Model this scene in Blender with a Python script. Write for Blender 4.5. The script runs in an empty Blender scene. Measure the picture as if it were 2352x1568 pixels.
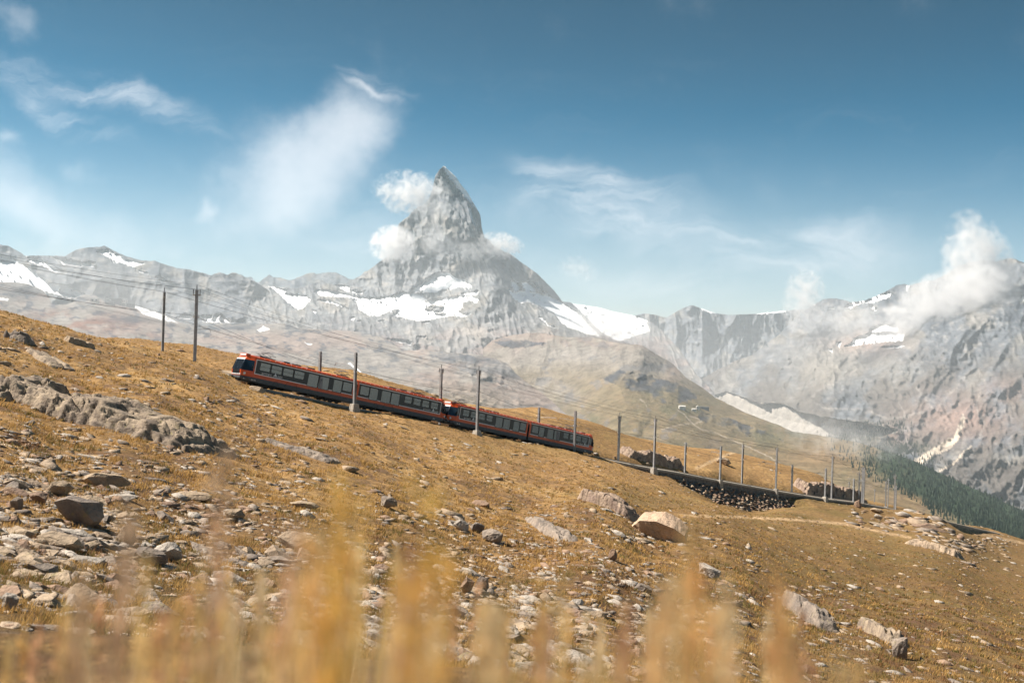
import bpy, math, random
import numpy as np
from mathutils import Vector, Matrix
random.seed(7); rng = np.random.default_rng(7)
sc = bpy.context.scene
col = sc.collection

# ------------------------------------------------------------------ camera
# measurements were taken on a 2352 x 1568 view of the photograph; FPX is the focal length in those pixels
FPX = 2287.0; CX = 1176.0; CY = 784.0; ROLL = math.radians(1.8)
CR, SR = math.cos(ROLL), math.sin(ROLL)
cam_data = bpy.data.cameras.new('camera'); cam = bpy.data.objects.new('camera', cam_data); col.objects.link(cam)
cam_data.sensor_width = 36.0; cam_data.lens = 36.0 * FPX / 2352.0
cam_data.clip_start = 0.05; cam_data.clip_end = 60000
cam.matrix_world = Matrix(((CR, -SR, 0, 0), (0, 0, -1, 0), (SR, CR, 0, 0), (0, 0, 0, 1)))
cam_data.dof.use_dof = True; cam_data.dof.focus_distance = 115.0; cam_data.dof.aperture_fstop = 2.8
sc.camera = cam

# ------------------------------------------------------------------ world, sun, exposure
SUN_EL = math.radians(50); SUN_AZ = math.radians(-80)      # azimuth from the view direction, negative = to the left
sun_dir = Vector((math.sin(SUN_AZ) * math.cos(SUN_EL), math.cos(SUN_AZ) * math.cos(SUN_EL), math.sin(SUN_EL)))
world = bpy.data.worlds.new('World'); sc.world = world; world.use_nodes = True
wt = world.node_tree; wt.nodes.clear()
def nd(t, typ, **kw):
    n = t.nodes.new(typ)
    for k, v in kw.items(): setattr(n, k, v)
    return n
def lk(t, a, b): t.links.new(a, b)
def mth(t, op, a, b=None, c=None, clamp=False):
    n = nd(t, 'ShaderNodeMath', operation=op, use_clamp=clamp)
    for i, v in enumerate((a, b, c)):
        if v is None: continue
        if isinstance(v, (int, float)): n.inputs[i].default_value = v
        else: lk(t, v, n.inputs[i])
    return n.outputs[0]
def mixc(t, f, a, b, mode='MIX'):
    n = nd(t, 'ShaderNodeMix', data_type='RGBA', blend_type=mode)
    for i, v in ((0, f), (6, a), (7, b)):
        if isinstance(v, (int, float)): n.inputs[i].default_value = v
        elif isinstance(v, tuple): n.inputs[i].default_value = v if len(v) == 4 else (*v, 1)
        else: lk(t, v, n.inputs[i])
    return n.outputs[2]
def ramp(t, f, stops, interp='LINEAR'):
    n = nd(t, 'ShaderNodeValToRGB'); n.color_ramp.interpolation = interp
    while len(n.color_ramp.elements) < len(stops): n.color_ramp.elements.new(0.5)
    for e, (p, c) in zip(n.color_ramp.elements, stops):
        e.position = p; e.color = c if len(c) == 4 else (*c, 1)
    lk(t, f, n.inputs[0]); return n.outputs[0]
def smooth(t, v, a, b, lo=0.0, hi=1.0):
    n = nd(t, 'ShaderNodeMapRange', interpolation_type='SMOOTHSTEP')
    lk(t, v, n.inputs[0]); n.inputs[1].default_value = a; n.inputs[2].default_value = b
    n.inputs[3].default_value = lo; n.inputs[4].default_value = hi; return n.outputs[0]
def noise(t, vec, scale, detail=4, rough=0.5, dist=0.0, out=0):
    n = nd(t, 'ShaderNodeTexNoise'); lk(t, vec, n.inputs['Vector'])
    n.inputs['Scale'].default_value = scale; n.inputs['Detail'].default_value = detail
    n.inputs['Roughness'].default_value = rough; n.inputs['Distortion'].default_value = dist
    return n.outputs[out]

sky = nd(wt, 'ShaderNodeTexSky', sky_type='NISHITA', sun_disc=False)
sky.sun_elevation = SUN_EL; sky.sun_rotation = SUN_AZ; sky.altitude = 2600; sky.air_density = 1.0; sky.dust_density = 0.6; sky.ozone_density = 1.2
geo = nd(wt, 'ShaderNodeTexCoord'); sep = nd(wt, 'ShaderNodeSeparateXYZ'); lk(wt, geo.outputs['Generated'], sep.inputs[0])
dx, dy, dz = sep.outputs
fw = mth(wt, 'MAXIMUM', dy, 0.12)
ax = mth(wt, 'DIVIDE', dx, fw); az = mth(wt, 'DIVIDE', dz, fw)      # horizontal / vertical slope of the view direction in the world
comb = nd(wt, 'ShaderNodeCombineXYZ'); lk(wt, ax, comb.inputs[0]); lk(wt, az, comb.inputs[1])
front = smooth(wt, dy, 0.12, 0.5)
def level(px, py):
    u = (px - CX) / FPX; v = -(py - CY) / FPX
    return u * CR - v * SR, u * SR + v * CR
warp = nd(wt, 'ShaderNodeVectorMath', operation='MULTIPLY_ADD')
lk(wt, noise(wt, comb.outputs[0], 7, 5, 0.6, 0, 1), warp.inputs[0]); warp.inputs[1].default_value = (0.10, 0.10, 0); lk(wt, comb.outputs[0], warp.inputs[2])
sub = nd(wt, 'ShaderNodeVectorMath', operation='SUBTRACT'); lk(wt, warp.outputs[0], sub.inputs[0]); sub.inputs[1].default_value = (0.05, 0.05, 0)
pw = sub.outputs[0]
def blob(px, py, rx, ry, rot=0.0):
    """soft elliptical area of the sky around a direction"""
    a, b = level(px, py)
    m = nd(wt, 'ShaderNodeMapping', vector_type='TEXTURE'); lk(wt, pw, m.inputs[0])
    m.inputs[1].default_value = (a, b, 0); m.inputs[2].default_value = (0, 0, math.radians(-rot))
    m.inputs[3].default_value = (rx / FPX, ry / FPX, 1)
    ln = nd(wt, 'ShaderNodeVectorMath', operation='LENGTH'); lk(wt, m.outputs[0], ln.inputs[0])
    return smooth(wt, ln.outputs['Value'], 1.0, 0.0)
def total(vals):
    o = vals[0]
    for v in vals[1:]: o = mth(wt, 'ADD', o, v)
    return o
# puffy, soft cloud
puff = total([blob(*b) for b in ((690, 420, 300, 210, -10), (750, 340, 250, 190, -30), (805, 270, 170, 160, -35), (570, 500, 290, 160, -15), (458, 485, 46, 28, -35),
                                 (20, 400, 210, 170, 20), (190, 385, 90, 60, 30), (150, 500, 330, 120, 10), (25, 40, 95, 85, 0), (1345, 615, 60, 36, 10), (20, 290, 70, 40, 0), (840,205,90,22,17))])
n1 = noise(wt, comb.outputs[0], 9, 9, 0.62)
puff = mth(wt, 'MULTIPLY', smooth(wt, mth(wt, 'ADD', puff, mth(wt, 'MULTIPLY', mth(wt, 'SUBTRACT', n1, 0.5), 2.6)), 0.10, 2.5), 0.52)
# cirrus: streaks drawn out along the horizon
mp = nd(wt, 'ShaderNodeMapping'); lk(wt, pw, mp.inputs[0]); mp.inputs[2].default_value = (0, 0, math.radians(12)); mp.inputs[3].default_value = (3.2, 13, 1)
cir = noise(wt, mp.outputs[0], 1.8, 8, 0.60, 0.6)
mp2 = nd(wt, 'ShaderNodeMapping'); lk(wt, pw, mp2.inputs[0]); mp2.inputs[2].default_value = (0, 0, math.radians(7)); mp2.inputs[3].default_value = (9, 70, 1)
cir2 = noise(wt, mp2.outputs[0], 2.0, 6, 0.62, 0.4)
cmask = total([blob(*b) for b in ((1340, 430, 260, 75, 18), (1480, 500, 330, 110, 14), (1720, 585, 240, 55, 2), (1300, 480, 200, 90, 10), (1560, 640, 420, 60, 0), (110, 170, 300, 55, 12),
                                  (330, 240, 330, 60, 20), (150, 255, 240, 40, 25), (860, 190, 120, 30, 18), (860, 550, 260, 60, 8), (1900, 560, 300, 90, 0))])
wisp = mth(wt, 'MULTIPLY', mth(wt, 'MULTIPLY', smooth(wt, cir, 0.30, 0.72), smooth(wt, cir2, 0.1, 0.72, 0.35, 1.0)), mth(wt, 'MINIMUM', cmask, 1.0))
wisp = mth(wt, 'MULTIPLY', wisp, 0.48)
thin = mth(wt, 'MULTIPLY', mth(wt, 'MULTIPLY', smooth(wt, cir, 0.5, 0.9), smooth(wt, az, 0.35, 0.0)), 0.25)
cl = mth(wt, 'MULTIPLY', mth(wt, 'MAXIMUM', mth(wt, 'MAXIMUM', puff, wisp), thin), front, clamp=True)
# grade of the clear air: the photograph's sky is teal rather than violet blue
hs = nd(wt, 'ShaderNodeHueSaturation'); lk(wt, sky.outputs[0], hs.inputs['Color']); hs.inputs['Hue'].default_value = 0.480; lk(wt, smooth(wt, dz, 0.02, 0.26, 1.0, 1.62), hs.inputs['Saturation']); lk(wt, smooth(wt, dz, 0.0, 0.36, 1.02, 0.42), hs.inputs['Value'])
skyc = mixc(wt, cl, hs.outputs[0], (13.0, 12.6, 12.6, 1))
bg = nd(wt, 'ShaderNodeBackground'); lk(wt, skyc, bg.inputs[0]); bg.inputs[1].default_value = 0.05
wo = nd(wt, 'ShaderNodeOutputWorld'); lk(wt, bg.outputs[0], wo.inputs[0])

sl = bpy.data.lights.new('sun', 'SUN'); sl.energy = 5.0; sl.angle = math.radians(0.5); sl.color = (1.0, 0.93, 0.83)
sun = bpy.data.objects.new('sun', sl); col.objects.link(sun)
sun.rotation_euler = sun_dir.to_track_quat('Z', 'Y').to_euler()
sc.view_settings.view_transform = 'Standard'; sc.view_settings.look = 'None'; sc.view_settings.gamma = 1.0
sc.view_settings.use_curve_mapping = False; sc.view_settings.exposure = 1.10
sc.render.engine = 'CYCLES'
cy = sc.cycles; cy.use_denoising = True; cy.max_bounces = 10; cy.diffuse_bounces = 3; cy.glossy_bounces = 3; cy.transmission_bounces = 4; cy.transparent_max_bounces = 12
cy.volume_bounces = 8; cy.volume_step_rate = 2.0; cy.volume_max_steps = 256; cy.use_adaptive_sampling = False

# ------------------------------------------------------------------ numpy helpers
def cam_point(px, py, D):
    """world position of a point seen at (px, py) at depth D metres in front of the camera"""
    u = (np.asarray(px, float) - CX) / FPX; v = -(np.asarray(py, float) - CY) / FPX
    a = u * CR - v * SR; b = u * SR + v * CR
    D = np.asarray(D, float) + 0 * a
    return np.stack([D * a, D, D * b], -1)
def pix(P):
    P = np.asarray(P, float); a = P[..., 0] / P[..., 1]; b = P[..., 2] / P[..., 1]
    return CX + FPX * (a * CR + b * SR), CY - FPX * (-a * SR + b * CR)
_perm = np.random.default_rng(11).permutation(4096)
_gr = np.random.default_rng(12).uniform(0, 2 * np.pi, 4096); _gx = np.cos(_gr).astype(np.float32); _gy = np.sin(_gr).astype(np.float32)
def perlin(x, y, seed=0):
    x = np.asarray(x, np.float64); y = np.asarray(y, np.float64)
    xi = np.floor(x).astype(np.int64); yi = np.floor(y).astype(np.int64)
    xf = (x - xi).astype(np.float32); yf = (y - yi).astype(np.float32)
    u = xf * xf * xf * (xf * (xf * 6 - 15) + 10); v = yf * yf * yf * (yf * (yf * 6 - 15) + 10)
    def g(ix, iy, fx, fy):
        h = _perm[(_perm[(ix + seed * 131) & 4095] + iy) & 4095]
        return _gx[h] * fx + _gy[h] * fy
    a = g(xi, yi, xf, yf); b = g(xi + 1, yi, xf - 1, yf); c = g(xi, yi + 1, xf, yf - 1); d = g(xi + 1, yi + 1, xf - 1, yf - 1)
    return (a + u * (b - a)) + v * ((c + u * (d - c)) - (a + u * (b - a)))
def fbm(x, y, oct=4, seed=0, gain=0.5, lac=2.03):
    o = 0; amp = 1
    for i in range(oct):
        o = o + amp * perlin(x, y, seed + i); x = x * lac; y = y * lac; amp *= gain
    return o
def ridged(x, y, oct=4, seed=0, gain=0.5, lac=2.07):
    o = 0; amp = 1; w = 1
    for i in range(oct):
        n = 1 - np.abs(perlin(x, y, seed + i)) * 1.9; n = n * n
        o = o + amp * n * w; w = np.clip(n, 0, 1); x = x * lac; y = y * lac; amp *= gain
    return o
def sstep(a, b, x):
    t = np.clip((x - a) / (b - a), 0, 1); return t * t * (3 - 2 * t)
def inpoly(px, py, poly):
    r = np.zeros(px.shape, bool); n = len(poly); j = n - 1
    for i in range(n):
        xi, yi = poly[i]; xj, yj = poly[j]
        c = ((yi > py) != (yj > py)) & (px < (xj - xi) * (py - yi) / ((yj - yi) or 1e-9) + xi)
        r ^= c; j = i
    return r
def seg_dist(px, py, line):
    """distance to a polyline, signed + on its right side, and the parameter along it"""
    best = np.full(px.shape, 1e9); sgn = np.zeros(px.shape); par = np.zeros(px.shape)
    for i in range(len(line) - 1):
        x0, y0 = line[i][:2]; x1, y1 = line[i + 1][:2]; ex, ey = x1 - x0, y1 - y0; L2 = ex * ex + ey * ey
        t = np.clip(((px - x0) * ex + (py - y0) * ey) / L2, 0, 1)
        qx = px - (x0 + t * ex); qy = py - (y0 + t * ey); d = np.hypot(qx, qy)
        m = d < best; best = np.where(m, d, best); sgn = np.where(m, np.sign(ex * qy - ey * qx), sgn); par = np.where(m, i + t, par)
    return best, sgn, par
def rbf_fit(X, v, lam=1e-3):
    d = np.linalg.norm(X[:, None] - X[None], axis=-1); K = np.where(d > 0, d * d * np.log(d + 1e-12), 0); n = len(X)
    P = np.c_[np.ones(n), X]; A = np.zeros((n + 3, n + 3)); A[:n, :n] = K + lam * np.eye(n); A[:n, n:] = P; A[n:, :n] = P.T
    return X, np.linalg.solve(A, np.r_[v, 0, 0, 0])
def rbf_eval(fit, Q):
    X, w = fit; n = len(X); out = np.empty(len(Q))
    for s in range(0, len(Q), 60000):
        q = Q[s:s + 60000]
        d2 = ((q[:, None, 0] - X[None, :, 0]) ** 2 + (q[:, None, 1] - X[None, :, 1]) ** 2)
        K = 0.5 * d2 * np.log(d2 + 1e-12); out[s:s + 60000] = K @ w[:n] + w[n] + q @ w[n + 1:]
    return out

# ------------------------------------------------------------------ object helpers
def mesh_from(name, V, F, mat=None, colattr=None, smooth_shade=False, parent=None):
    V = np.asarray(V, np.float32); me = bpy.data.meshes.new(name)
    if isinstance(F, np.ndarray):
        nf, k = F.shape
        me.vertices.add(len(V)); me.vertices.foreach_set('co', V.ravel())
        me.loops.add(nf * k); me.loops.foreach_set('vertex_index', F.ravel().astype(np.int32))
        me.polygons.add(nf); me.polygons.foreach_set('loop_start', np.arange(0, nf * k, k, dtype=np.int32)); me.polygons.foreach_set('loop_total', np.full(nf, k, np.int32))
        me.update(calc_edges=True)
    else: me.from_pydata([tuple(map(float, v)) for v in V], [], F)
    if smooth_shade: me.polygons.foreach_set('use_smooth', np.ones(len(me.polygons), bool))
    if colattr is not None:
        a = me.color_attributes.new('Col', 'FLOAT_COLOR', 'POINT'); c = np.ones((len(V), 4), np.float32); c[:, :colattr.shape[1]] = colattr; a.data.foreach_set('color', c.ravel())
    if mat: me.materials.append(mat)
    o = bpy.data.objects.new(name, me); col.objects.link(o)
    if parent: o.parent = parent
    return o
def tag(o, label=None, cat=None, group=None, kind=None):
    if label: o['label'] = label
    if cat: o['category'] = cat
    if group: o['group'] = group
    if kind: o['kind'] = kind
    return o
def empty(name, loc=(0, 0, 0), label=None, cat=None, group=None):
    o = bpy.data.objects.new(name, None); o.empty_display_size = 0.3; col.objects.link(o); o.location = loc
    return tag(o, label, cat, group)
def grid_faces(nx, ny):
    i = np.arange(nx - 1)[None, :] + nx * np.arange(ny - 1)[:, None]; i = i.ravel()
    return np.stack([i, i + nx, i + nx + 1, i + 1], 1)
def mat(name, color=(0.5, 0.5, 0.5), rough=0.6, metal=0.0, noise_amt=0.0, nscale=3.0, bump=0.0, spec=0.5, dirt=None):
    m = bpy.data.materials.new(name); m.use_nodes = True; t = m.node_tree; b = t.nodes['Principled BSDF']
    b.inputs['Base Color'].default_value = (*color, 1); b.inputs['Roughness'].default_value = rough; b.inputs['Metallic'].default_value = metal
    b.inputs['Specular IOR Level'].default_value = spec
    if noise_amt or bump:
        tc = nd(t, 'ShaderNodeTexCoord'); n = noise(t, tc.outputs['Object'], nscale, 6, 0.6)
        if noise_amt:
            d = dirt or tuple(c * (1 - noise_amt) for c in color)
            lk(t, mixc(t, smooth(t, n, 0.35, 0.7), (*color, 1), (*d, 1)), b.inputs['Base Color'])
        if bump:
            bp = nd(t, 'ShaderNodeBump'); bp.inputs['Strength'].default_value = bump; bp.inputs['Distance'].default_value = 0.05; lk(t, n, bp.inputs['Height']); lk(t, bp.outputs[0], b.inputs['Normal'])
    return m
# ------------------------------------------------------------------ the near hillside: heights given along lines of sight
NEAR = {
 -600: [(2,1750),(6,1400),(14,1300),(25,1050),(40,830),(60,680),(90,600),(130,600),(250,680),(420,780)],
 -250: [(2,1720),(6,1420),(14,1370),(22,1150),(35,950),(50,820),(70,715),(92,660),(120,690),(180,730),(400,800)],
 0: [(1.2,1950),(2,1740),(3.5,1560),(6,1450),(9,1462),(14,1370),(22,1200),(35,1000),(48,900),(68,795),(90,713),(100,722),(120,745),(180,780),(400,860)],
 150: [(3.5,1565),(6,1455),(9,1470),(14,1395),(22,1240),(35,1060),(48,950),(68,845),(93,751),(103,760)],
 300: [(1.2,1980),(2,1770),(3.5,1575),(6,1462),(9,1480),(14,1420),(20,1320),(30,1150),(42,1020),(60,910),(80,838),(98,789),(106,798),(125,790),(150,776),(175,800),(250,860),(400,920)],
 450: [(14,1440),(22,1330),(34,1150),(50,1000),(75,890),(100,831),(110,836),(128,815),(152,793),(180,815)],
 600: [(1.2,1990),(2,1800),(3.5,1600),(6,1485),(10,1520),(15,1450),(19,1400),(25,1300),(32,1200),(43,1100),(62,1000),(85,927),(103,897),(109,889),(114,882),(135,843),(160,822),(200,850),(400,960)],
 813: [(2,1830),(3.5,1630),(6,1515),(10,1530),(16,1460),(22,1370),(30,1270),(42,1160),(60,1060),(85,985),(110,951),(119,934),(135,897),(155,853),(200,885),(400,990)],
 960: [(16,1490),(30,1310),(50,1165),(80,1055),(118,972),(128,953),(145,925),(165,893),(205,925)],
 1100: [(2,1850),(3.5,1650),(6,1545),(10,1560),(16,1520),(22,1440),(32,1340),(48,1225),(70,1125),(100,1044),(129,998),(137,985),(155,955),(178,932),(220,960),(400,1040)],
 1240: [(20,1510),(40,1310),(70,1165),(105,1080),(140,1022),(148,1012),(170,975),(195,935),(240,970)],
 1378: [(2,1880),(3.5,1710),(6,1610),(10,1610),(17,1560),(25,1450),(40,1310),(60,1205),(85,1130),(120,1080),(152,1051),(161,1045),(185,1000),(215,974),(260,1010),(400,1080)],
 1500: [(20,1550),(35,1410),(60,1270),(95,1165),(130,1115),(160,1088),(170,1068),(200,1035),(230,1012),(280,1040)],
 1650: [(2,1900),(3.5,1750),(6,1650),(10,1640),(18,1580),(28,1470),(45,1350),(70,1250),(100,1190),(140,1160),(172,1145),(182,1102),(210,1060),(250,1032),(300,1060),(420,1120)],
 1720: [(100,1218),(150,1180),(182,1164),(193,1114),(215,1080),(255,1047)],
 1790: [(2,1920),(6,1680),(10,1670),(20,1600),(32,1490),(50,1390),(80,1290),(120,1220),(160,1175),(193,1146),(200,1126),(225,1092),(262,1063),(310,1090),(420,1160)],
 1880: [(24,1590),(60,1385),(110,1265),(170,1190),(204,1150),(212,1141),(235,1118),(265,1089),(310,1115)],
 1960: [(2,1940),(6,1700),(12,1680),(24,1600),(38,1490),(60,1400),(100,1300),(150,1228),(200,1174),(221,1157),(229,1151),(245,1143),(265,1136),(300,1143),(340,1160),(420,1200)],
 2060: [(40,1510),(80,1380),(140,1268),(200,1200),(240,1171),(262,1163),(300,1165),(350,1185)],
 2170: [(2,1960),(6,1740),(12,1720),(26,1610),(42,1510),(68,1415),(110,1320),(170,1245),(235,1197),(260,1197),(300,1202),(340,1200),(400,1235)],
 2260: [(60,1460),(120,1350),(185,1280),(240,1254),(265,1262),(320,1215),(350,1211),(400,1235)],
 2352: [(2,1980),(6,1780),(14,1720),(30,1620),(50,1520),(85,1430),(135,1355),(200,1303),(245,1284),(270,1292),(330,1247),(370,1239),(440,1260)],
 2700: [(2,2050),(6,1880),(14,1820),(40,1640),(80,1520),(150,1430),(250,1380),(400,1350)],
 3100: [(2,2150),(6,1990),(14,1930),(40,1750),(80,1630),(150,1540),(250,1490),(400,1460)]}
def ncoord(px, D): return np.stack([np.asarray(px) / 330.0, np.log(D) * 1.5], -1)
_pts = [(p, d, y) for p, l in NEAR.items() for d, y in l]
_A = np.array(_pts, float)
near_fit = rbf_fit(ncoord(_A[:, 0], _A[:, 1]), _A[:, 2], 2e-3)
# the ground is first solved on lines of sight, then handled as an ordinary height field z(x, y)
GX = np.linspace(-560, 2960, 880); GD = np.exp(np.linspace(math.log(.4), math.log(440), 760))
_px, _D = np.meshgrid(GX, GD)
_De = np.maximum(_D, 1.6); _py = rbf_eval(near_fit, ncoord(_px.ravel(), _De.ravel())).reshape(_px.shape)
P0 = cam_point(_px, _py, _De); P0[..., 0] *= _D / _De; P0[..., 1] = _D      # right at the camera the ground runs on level
# track centre line (x, y, z of the rail top)
def _line_pt(px, py, D, off=0.0): return cam_point(px, py, D)
A1 = cam_point(583, 877, 107.0); A2 = cam_point(1348, 1039, 152.0)
TD = (A2 - A1) / np.linalg.norm(A2 - A1)
TH = np.array([TD[0], TD[1]]) / np.hypot(TD[0], TD[1]); AWAY = np.array([-TH[1], TH[0], 0.0])
TZ = np.cross(TD, AWAY)
SKIRT = 0.42; HALF = 1.30
C1 = A1 + AWAY * HALF - TZ * SKIRT; C2 = A2 + AWAY * HALF - TZ * SKIRT
def near_wall(px, py, D): return cam_point(px, py, D) + np.array([-0.55, 0.83, 0]) * 1.9
TRACK = [cam_point(-330, 640, 86), cam_point(0, 745, 101), cam_point(200, 795, 109), cam_point(447, 836, 113.0) + np.array([0, 1, -.1]), C1 - TD * 2.0, C1, C2,
         near_wall(1389, 1051, 157), near_wall(1496, 1071.6, 163.6), near_wall(1553, 1081, 169), near_wall(1649, 1100, 178), near_wall(1778, 1123, 194), near_wall(1893, 1142, 207.5), near_wall(1967, 1151, 220), near_wall(2054, 1168, 243), near_wall(2150, 1190, 272), near_wall(2300, 1225, 330)]
TRACK = np.array(TRACK)
X, Y, Z = P0[..., 0].copy(), P0[..., 1].copy(), P0[..., 2].copy()
# undulation and hummocks
Z += 0.10 * fbm(X / 3.1, Y / 3.1, 4, 3) * sstep(4, 20, Y) + 0.35 * fbm(X / 14, Y / 14, 3, 9) * sstep(15, 45, Y) * (1 - 0.55 * sstep(100, 160, Y)) + 0.03 * fbm(X / 0.5, Y / 0.5, 3, 5)
hum = ridged(X / 5 + 0.3 * Y / 5, Y / 9, 3, 21)
Z += 0.12 * (hum - 0.9) * sstep(15, 50, Y)
d_tr, s_tr, t_tr = seg_dist(X, Y, TRACK)
i0 = np.clip(np.floor(t_tr).astype(int), 0, len(TRACK) - 2); ft = t_tr - i0
z_tr = TRACK[i0, 2] * (1 - ft) + TRACK[i0 + 1, 2] * ft
near_side = s_tr < 0          # camera side of the line
tdx = TRACK[:, 0]
bench = z_tr - 0.62
w = np.where(near_side, 1 - sstep(1.9, 2.5, d_tr), 1 - sstep(2.0, 4.2, d_tr))
Zb = Z * (1 - w) + bench * w
# hollow below the retaining wall
_par = t_tr; hol = sstep(8.2, 8.9, _par) * (1 - sstep(11.0, 11.4, _par)) * near_side * sstep(1.8, 2.3, d_tr) * (1 - sstep(5.5, 9.0, d_tr))
Zb = Zb * (1 - hol) + np.minimum(Zb, z_tr - 2.4 - .55 * np.maximum(d_tr - 2.2, 0)) * hol
lowr = sstep(6.6, 7.2, _par) * (1 - sstep(8.6, 9.0, _par)) * near_side * sstep(1.8, 2.3, d_tr) * (1 - sstep(3.0, 5.0, d_tr))
Zb = Zb * (1 - lowr) + np.minimum(Zb, z_tr - 1.5) * lowr
# on the camera side the natural ground just stays below the ballast shoulder
Z = Zb
def track_x(t): return np.interp(t, np.arange(len(TRACK)), TRACK[:, 0])
# colour zones of the near hillside, picked where things stand
ppx, ppy = pix(np.stack([X, Y, Z], -1))
straw = np.array([0.405, 0.238, 0.100]); gold = np.array([0.51, 0.315, 0.135]); olive = np.array([0.175, 0.135, 0.048]); brown = np.array([0.17, 0.098, 0.055]); soil = np.array([0.135, 0.082, 0.060]); stone_c = np.array([0.34, 0.27, 0.20])
n_a = fbm(X / 9, Y / 13, 4, 31); n_b = fbm(X / 2.2, Y / 3.0, 4, 41); n_c = fbm(X / 0.7, Y / 0.9, 3, 51); n_d = fbm(X / 22, Y / 30, 3, 61)
C = np.broadcast_to(straw, X.shape + (3,)).copy()
def mixin(C, c, w): return C * (1 - w[..., None]) + np.asarray(c) * w[..., None]
C = mixin(C, gold, sstep(-.1, .5, n_a) * 0.8)
green_zone = np.zeros(X.shape)
for gx, gy, rx, ry, a in ((1850, 1190, 260, 45, .8), (2050, 1300, 420, 130, .75), (1500, 1150, 260, 40, .45), (300, 1350, 420, 160, .85), (1250, 1010, 260, 40, .35), (1900, 1150, 110, 22, .9), (2050, 1400, 420, 150, .85), (900, 1450, 400, 100, .5), (100, 1480, 300, 120, .7), (2150, 1480, 380, 140, .8), (1700, 1400, 260, 100, .4), (2230, 1300, 200, 60, .5)):
    green_zone = np.maximum(green_zone, a * np.exp(-(((ppx - gx) / rx) ** 2 + ((ppy - gy) / ry) ** 2)))
C = mixin(C, olive, np.clip(green_zone * 1.15 * (.45 + .55 * sstep(-.35, .35, n_a + n_b * .6)), 0, 1))
C = mixin(C, olive, sstep(.18, .55, n_b + .3 * n_a) * (0.35 + .3 * green_zone))
near_w = 1 - sstep(60, 130, Y)
C = mixin(C, brown, sstep(.02, .4, n_b * .7 - n_a * .5 + n_c * .35 + .06) * (0.34 + 0.64 * near_w))
C = mixin(C, soil, sstep(.28, .55, n_c * .6 + n_b * .55) * (.15 + .6 * near_w))
C = mixin(C, stone_c, sstep(.42, .62, fbm(X / .9, Y / 1.1, 3, 71) + .25 * n_d) * .75 * (.3 + near_w))
# footpaths worn into the grass
for line in ([(1560, 1183), (1700, 1187), (1830, 1193), (1940, 1203), (2030, 1222), (2090, 1234)], [(2200, 1215), (2262, 1228), (2352, 1247)], [(1690, 1037), (1660, 1047), (1600, 1075)]):
    L = [(a, b) for a, b in line]; d, _, _ = seg_dist(ppx, ppy, L)
    C = mixin(C, (0.62, .43, .25), (1 - sstep(1.5, 4.5, d + 1.5 * n_b)) * .95 * (Y > 60))
C *= (1 + 0.35 * n_b + .25 * n_d)[..., None]
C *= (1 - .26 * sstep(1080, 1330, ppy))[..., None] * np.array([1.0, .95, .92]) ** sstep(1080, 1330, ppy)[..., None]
C *= (1 - .20 * np.exp(-(((ppx - 150) / 500) ** 2 + ((ppy - 1380) / 190) ** 2)))[..., None]      # darker heath soil in the hollow, with lens vignette painted into the colour
C = np.clip(C, 0.02, 0.7)
C = mixin(C, (.30, .27, .24), 1 - sstep(1.9, 2.5, d_tr))
def terrain_mat():
    m = bpy.data.materials.new('dry_grass_ground'); m.use_nodes = True; t = m.node_tree; b = t.nodes['Principled BSDF']
    at = nd(t, 'ShaderNodeVertexColor', layer_name='Col'); tc = nd(t, 'ShaderNodeTexCoord'); o = tc.outputs['Object']
    n1 = noise(t, o, 1.7, 8, 0.65); n2 = noise(t, o, 9.0, 6, 0.7); n3 = noise(t, o, 45, 4, 0.6)
    c = mixc(t, smooth(t, n1, 0.40, 0.62, 0.0, 0.72), at.outputs[0], (0.12, .075, .035, 1))
    c = mixc(t, smooth(t, n2, 0.55, 0.72, 0, 0.6), c, (0.50, .32, .13, 1))
    c = mixc(t, smooth(t, n2, 0.47, 0.30, 0, 0.75), c, (0.075, .050, .030, 1))
    # flakes of pale stone too small to build one by one
    vo = nd(t, 'ShaderNodeTexVoronoi'); mpp = nd(t, 'ShaderNodeMapping'); lk(t, o, mpp.inputs[0]); mpp.inputs[3].default_value = (1.6, 2.6, 2.6); lk(t, mpp.outputs[0], vo.inputs[0]); vo.inputs['Scale'].default_value = 1.6
    sp = nd(t, 'ShaderNodeSeparateColor'); lk(t, vo.outputs['Color'], sp.inputs[0])
    fl = mth(t, 'MULTIPLY', smooth(t, mth(t, 'ADD', vo.outputs['Distance'], mth(t, 'MULTIPLY', n2, 0.25)), 0.36, 0.30), mth(t, 'GREATER_THAN', sp.outputs[0], 0.72))
    fl = mth(t, 'MULTIPLY', fl, smooth(t, n1, 0.40, 0.60))
    c = mixc(t, fl, c, (0.44, .36, .28, 1))
    lk(t, c, b.inputs['Base Color']); b.inputs['Roughness'].default_value = 0.95; b.inputs['Specular IOR Level'].default_value = 0.1
    h = mth(t, 'ADD', mth(t, 'ADD', mth(t, 'MULTIPLY', n1, .6), mth(t, 'MULTIPLY', n2, 0.30)), mth(t, 'ADD', mth(t, 'MULTIPLY', n3, 0.06), mth(t, 'MULTIPLY', fl, 0.25)))
    bp = nd(t, 'ShaderNodeBump'); bp.inputs['Strength'].default_value = 1.0; bp.inputs['Distance'].default_value = 0.30; lk(t, h, bp.inputs['Height']); lk(t, bp.outputs[0], b.inputs['Normal'])
    return m
M_ground = terrain_mat()
ny, nx = X.shape
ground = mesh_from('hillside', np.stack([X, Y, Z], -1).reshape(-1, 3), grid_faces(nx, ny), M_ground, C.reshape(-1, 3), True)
ground.data.flip_normals()
tag(ground, kind='structure')
GP = np.stack([X, Y, Z], -1)
GPX = ppx; GPY = ppy
_ymin = np.minimum.accumulate(np.where(np.isfinite(ppy), ppy, 9e9), axis=0)
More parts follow.
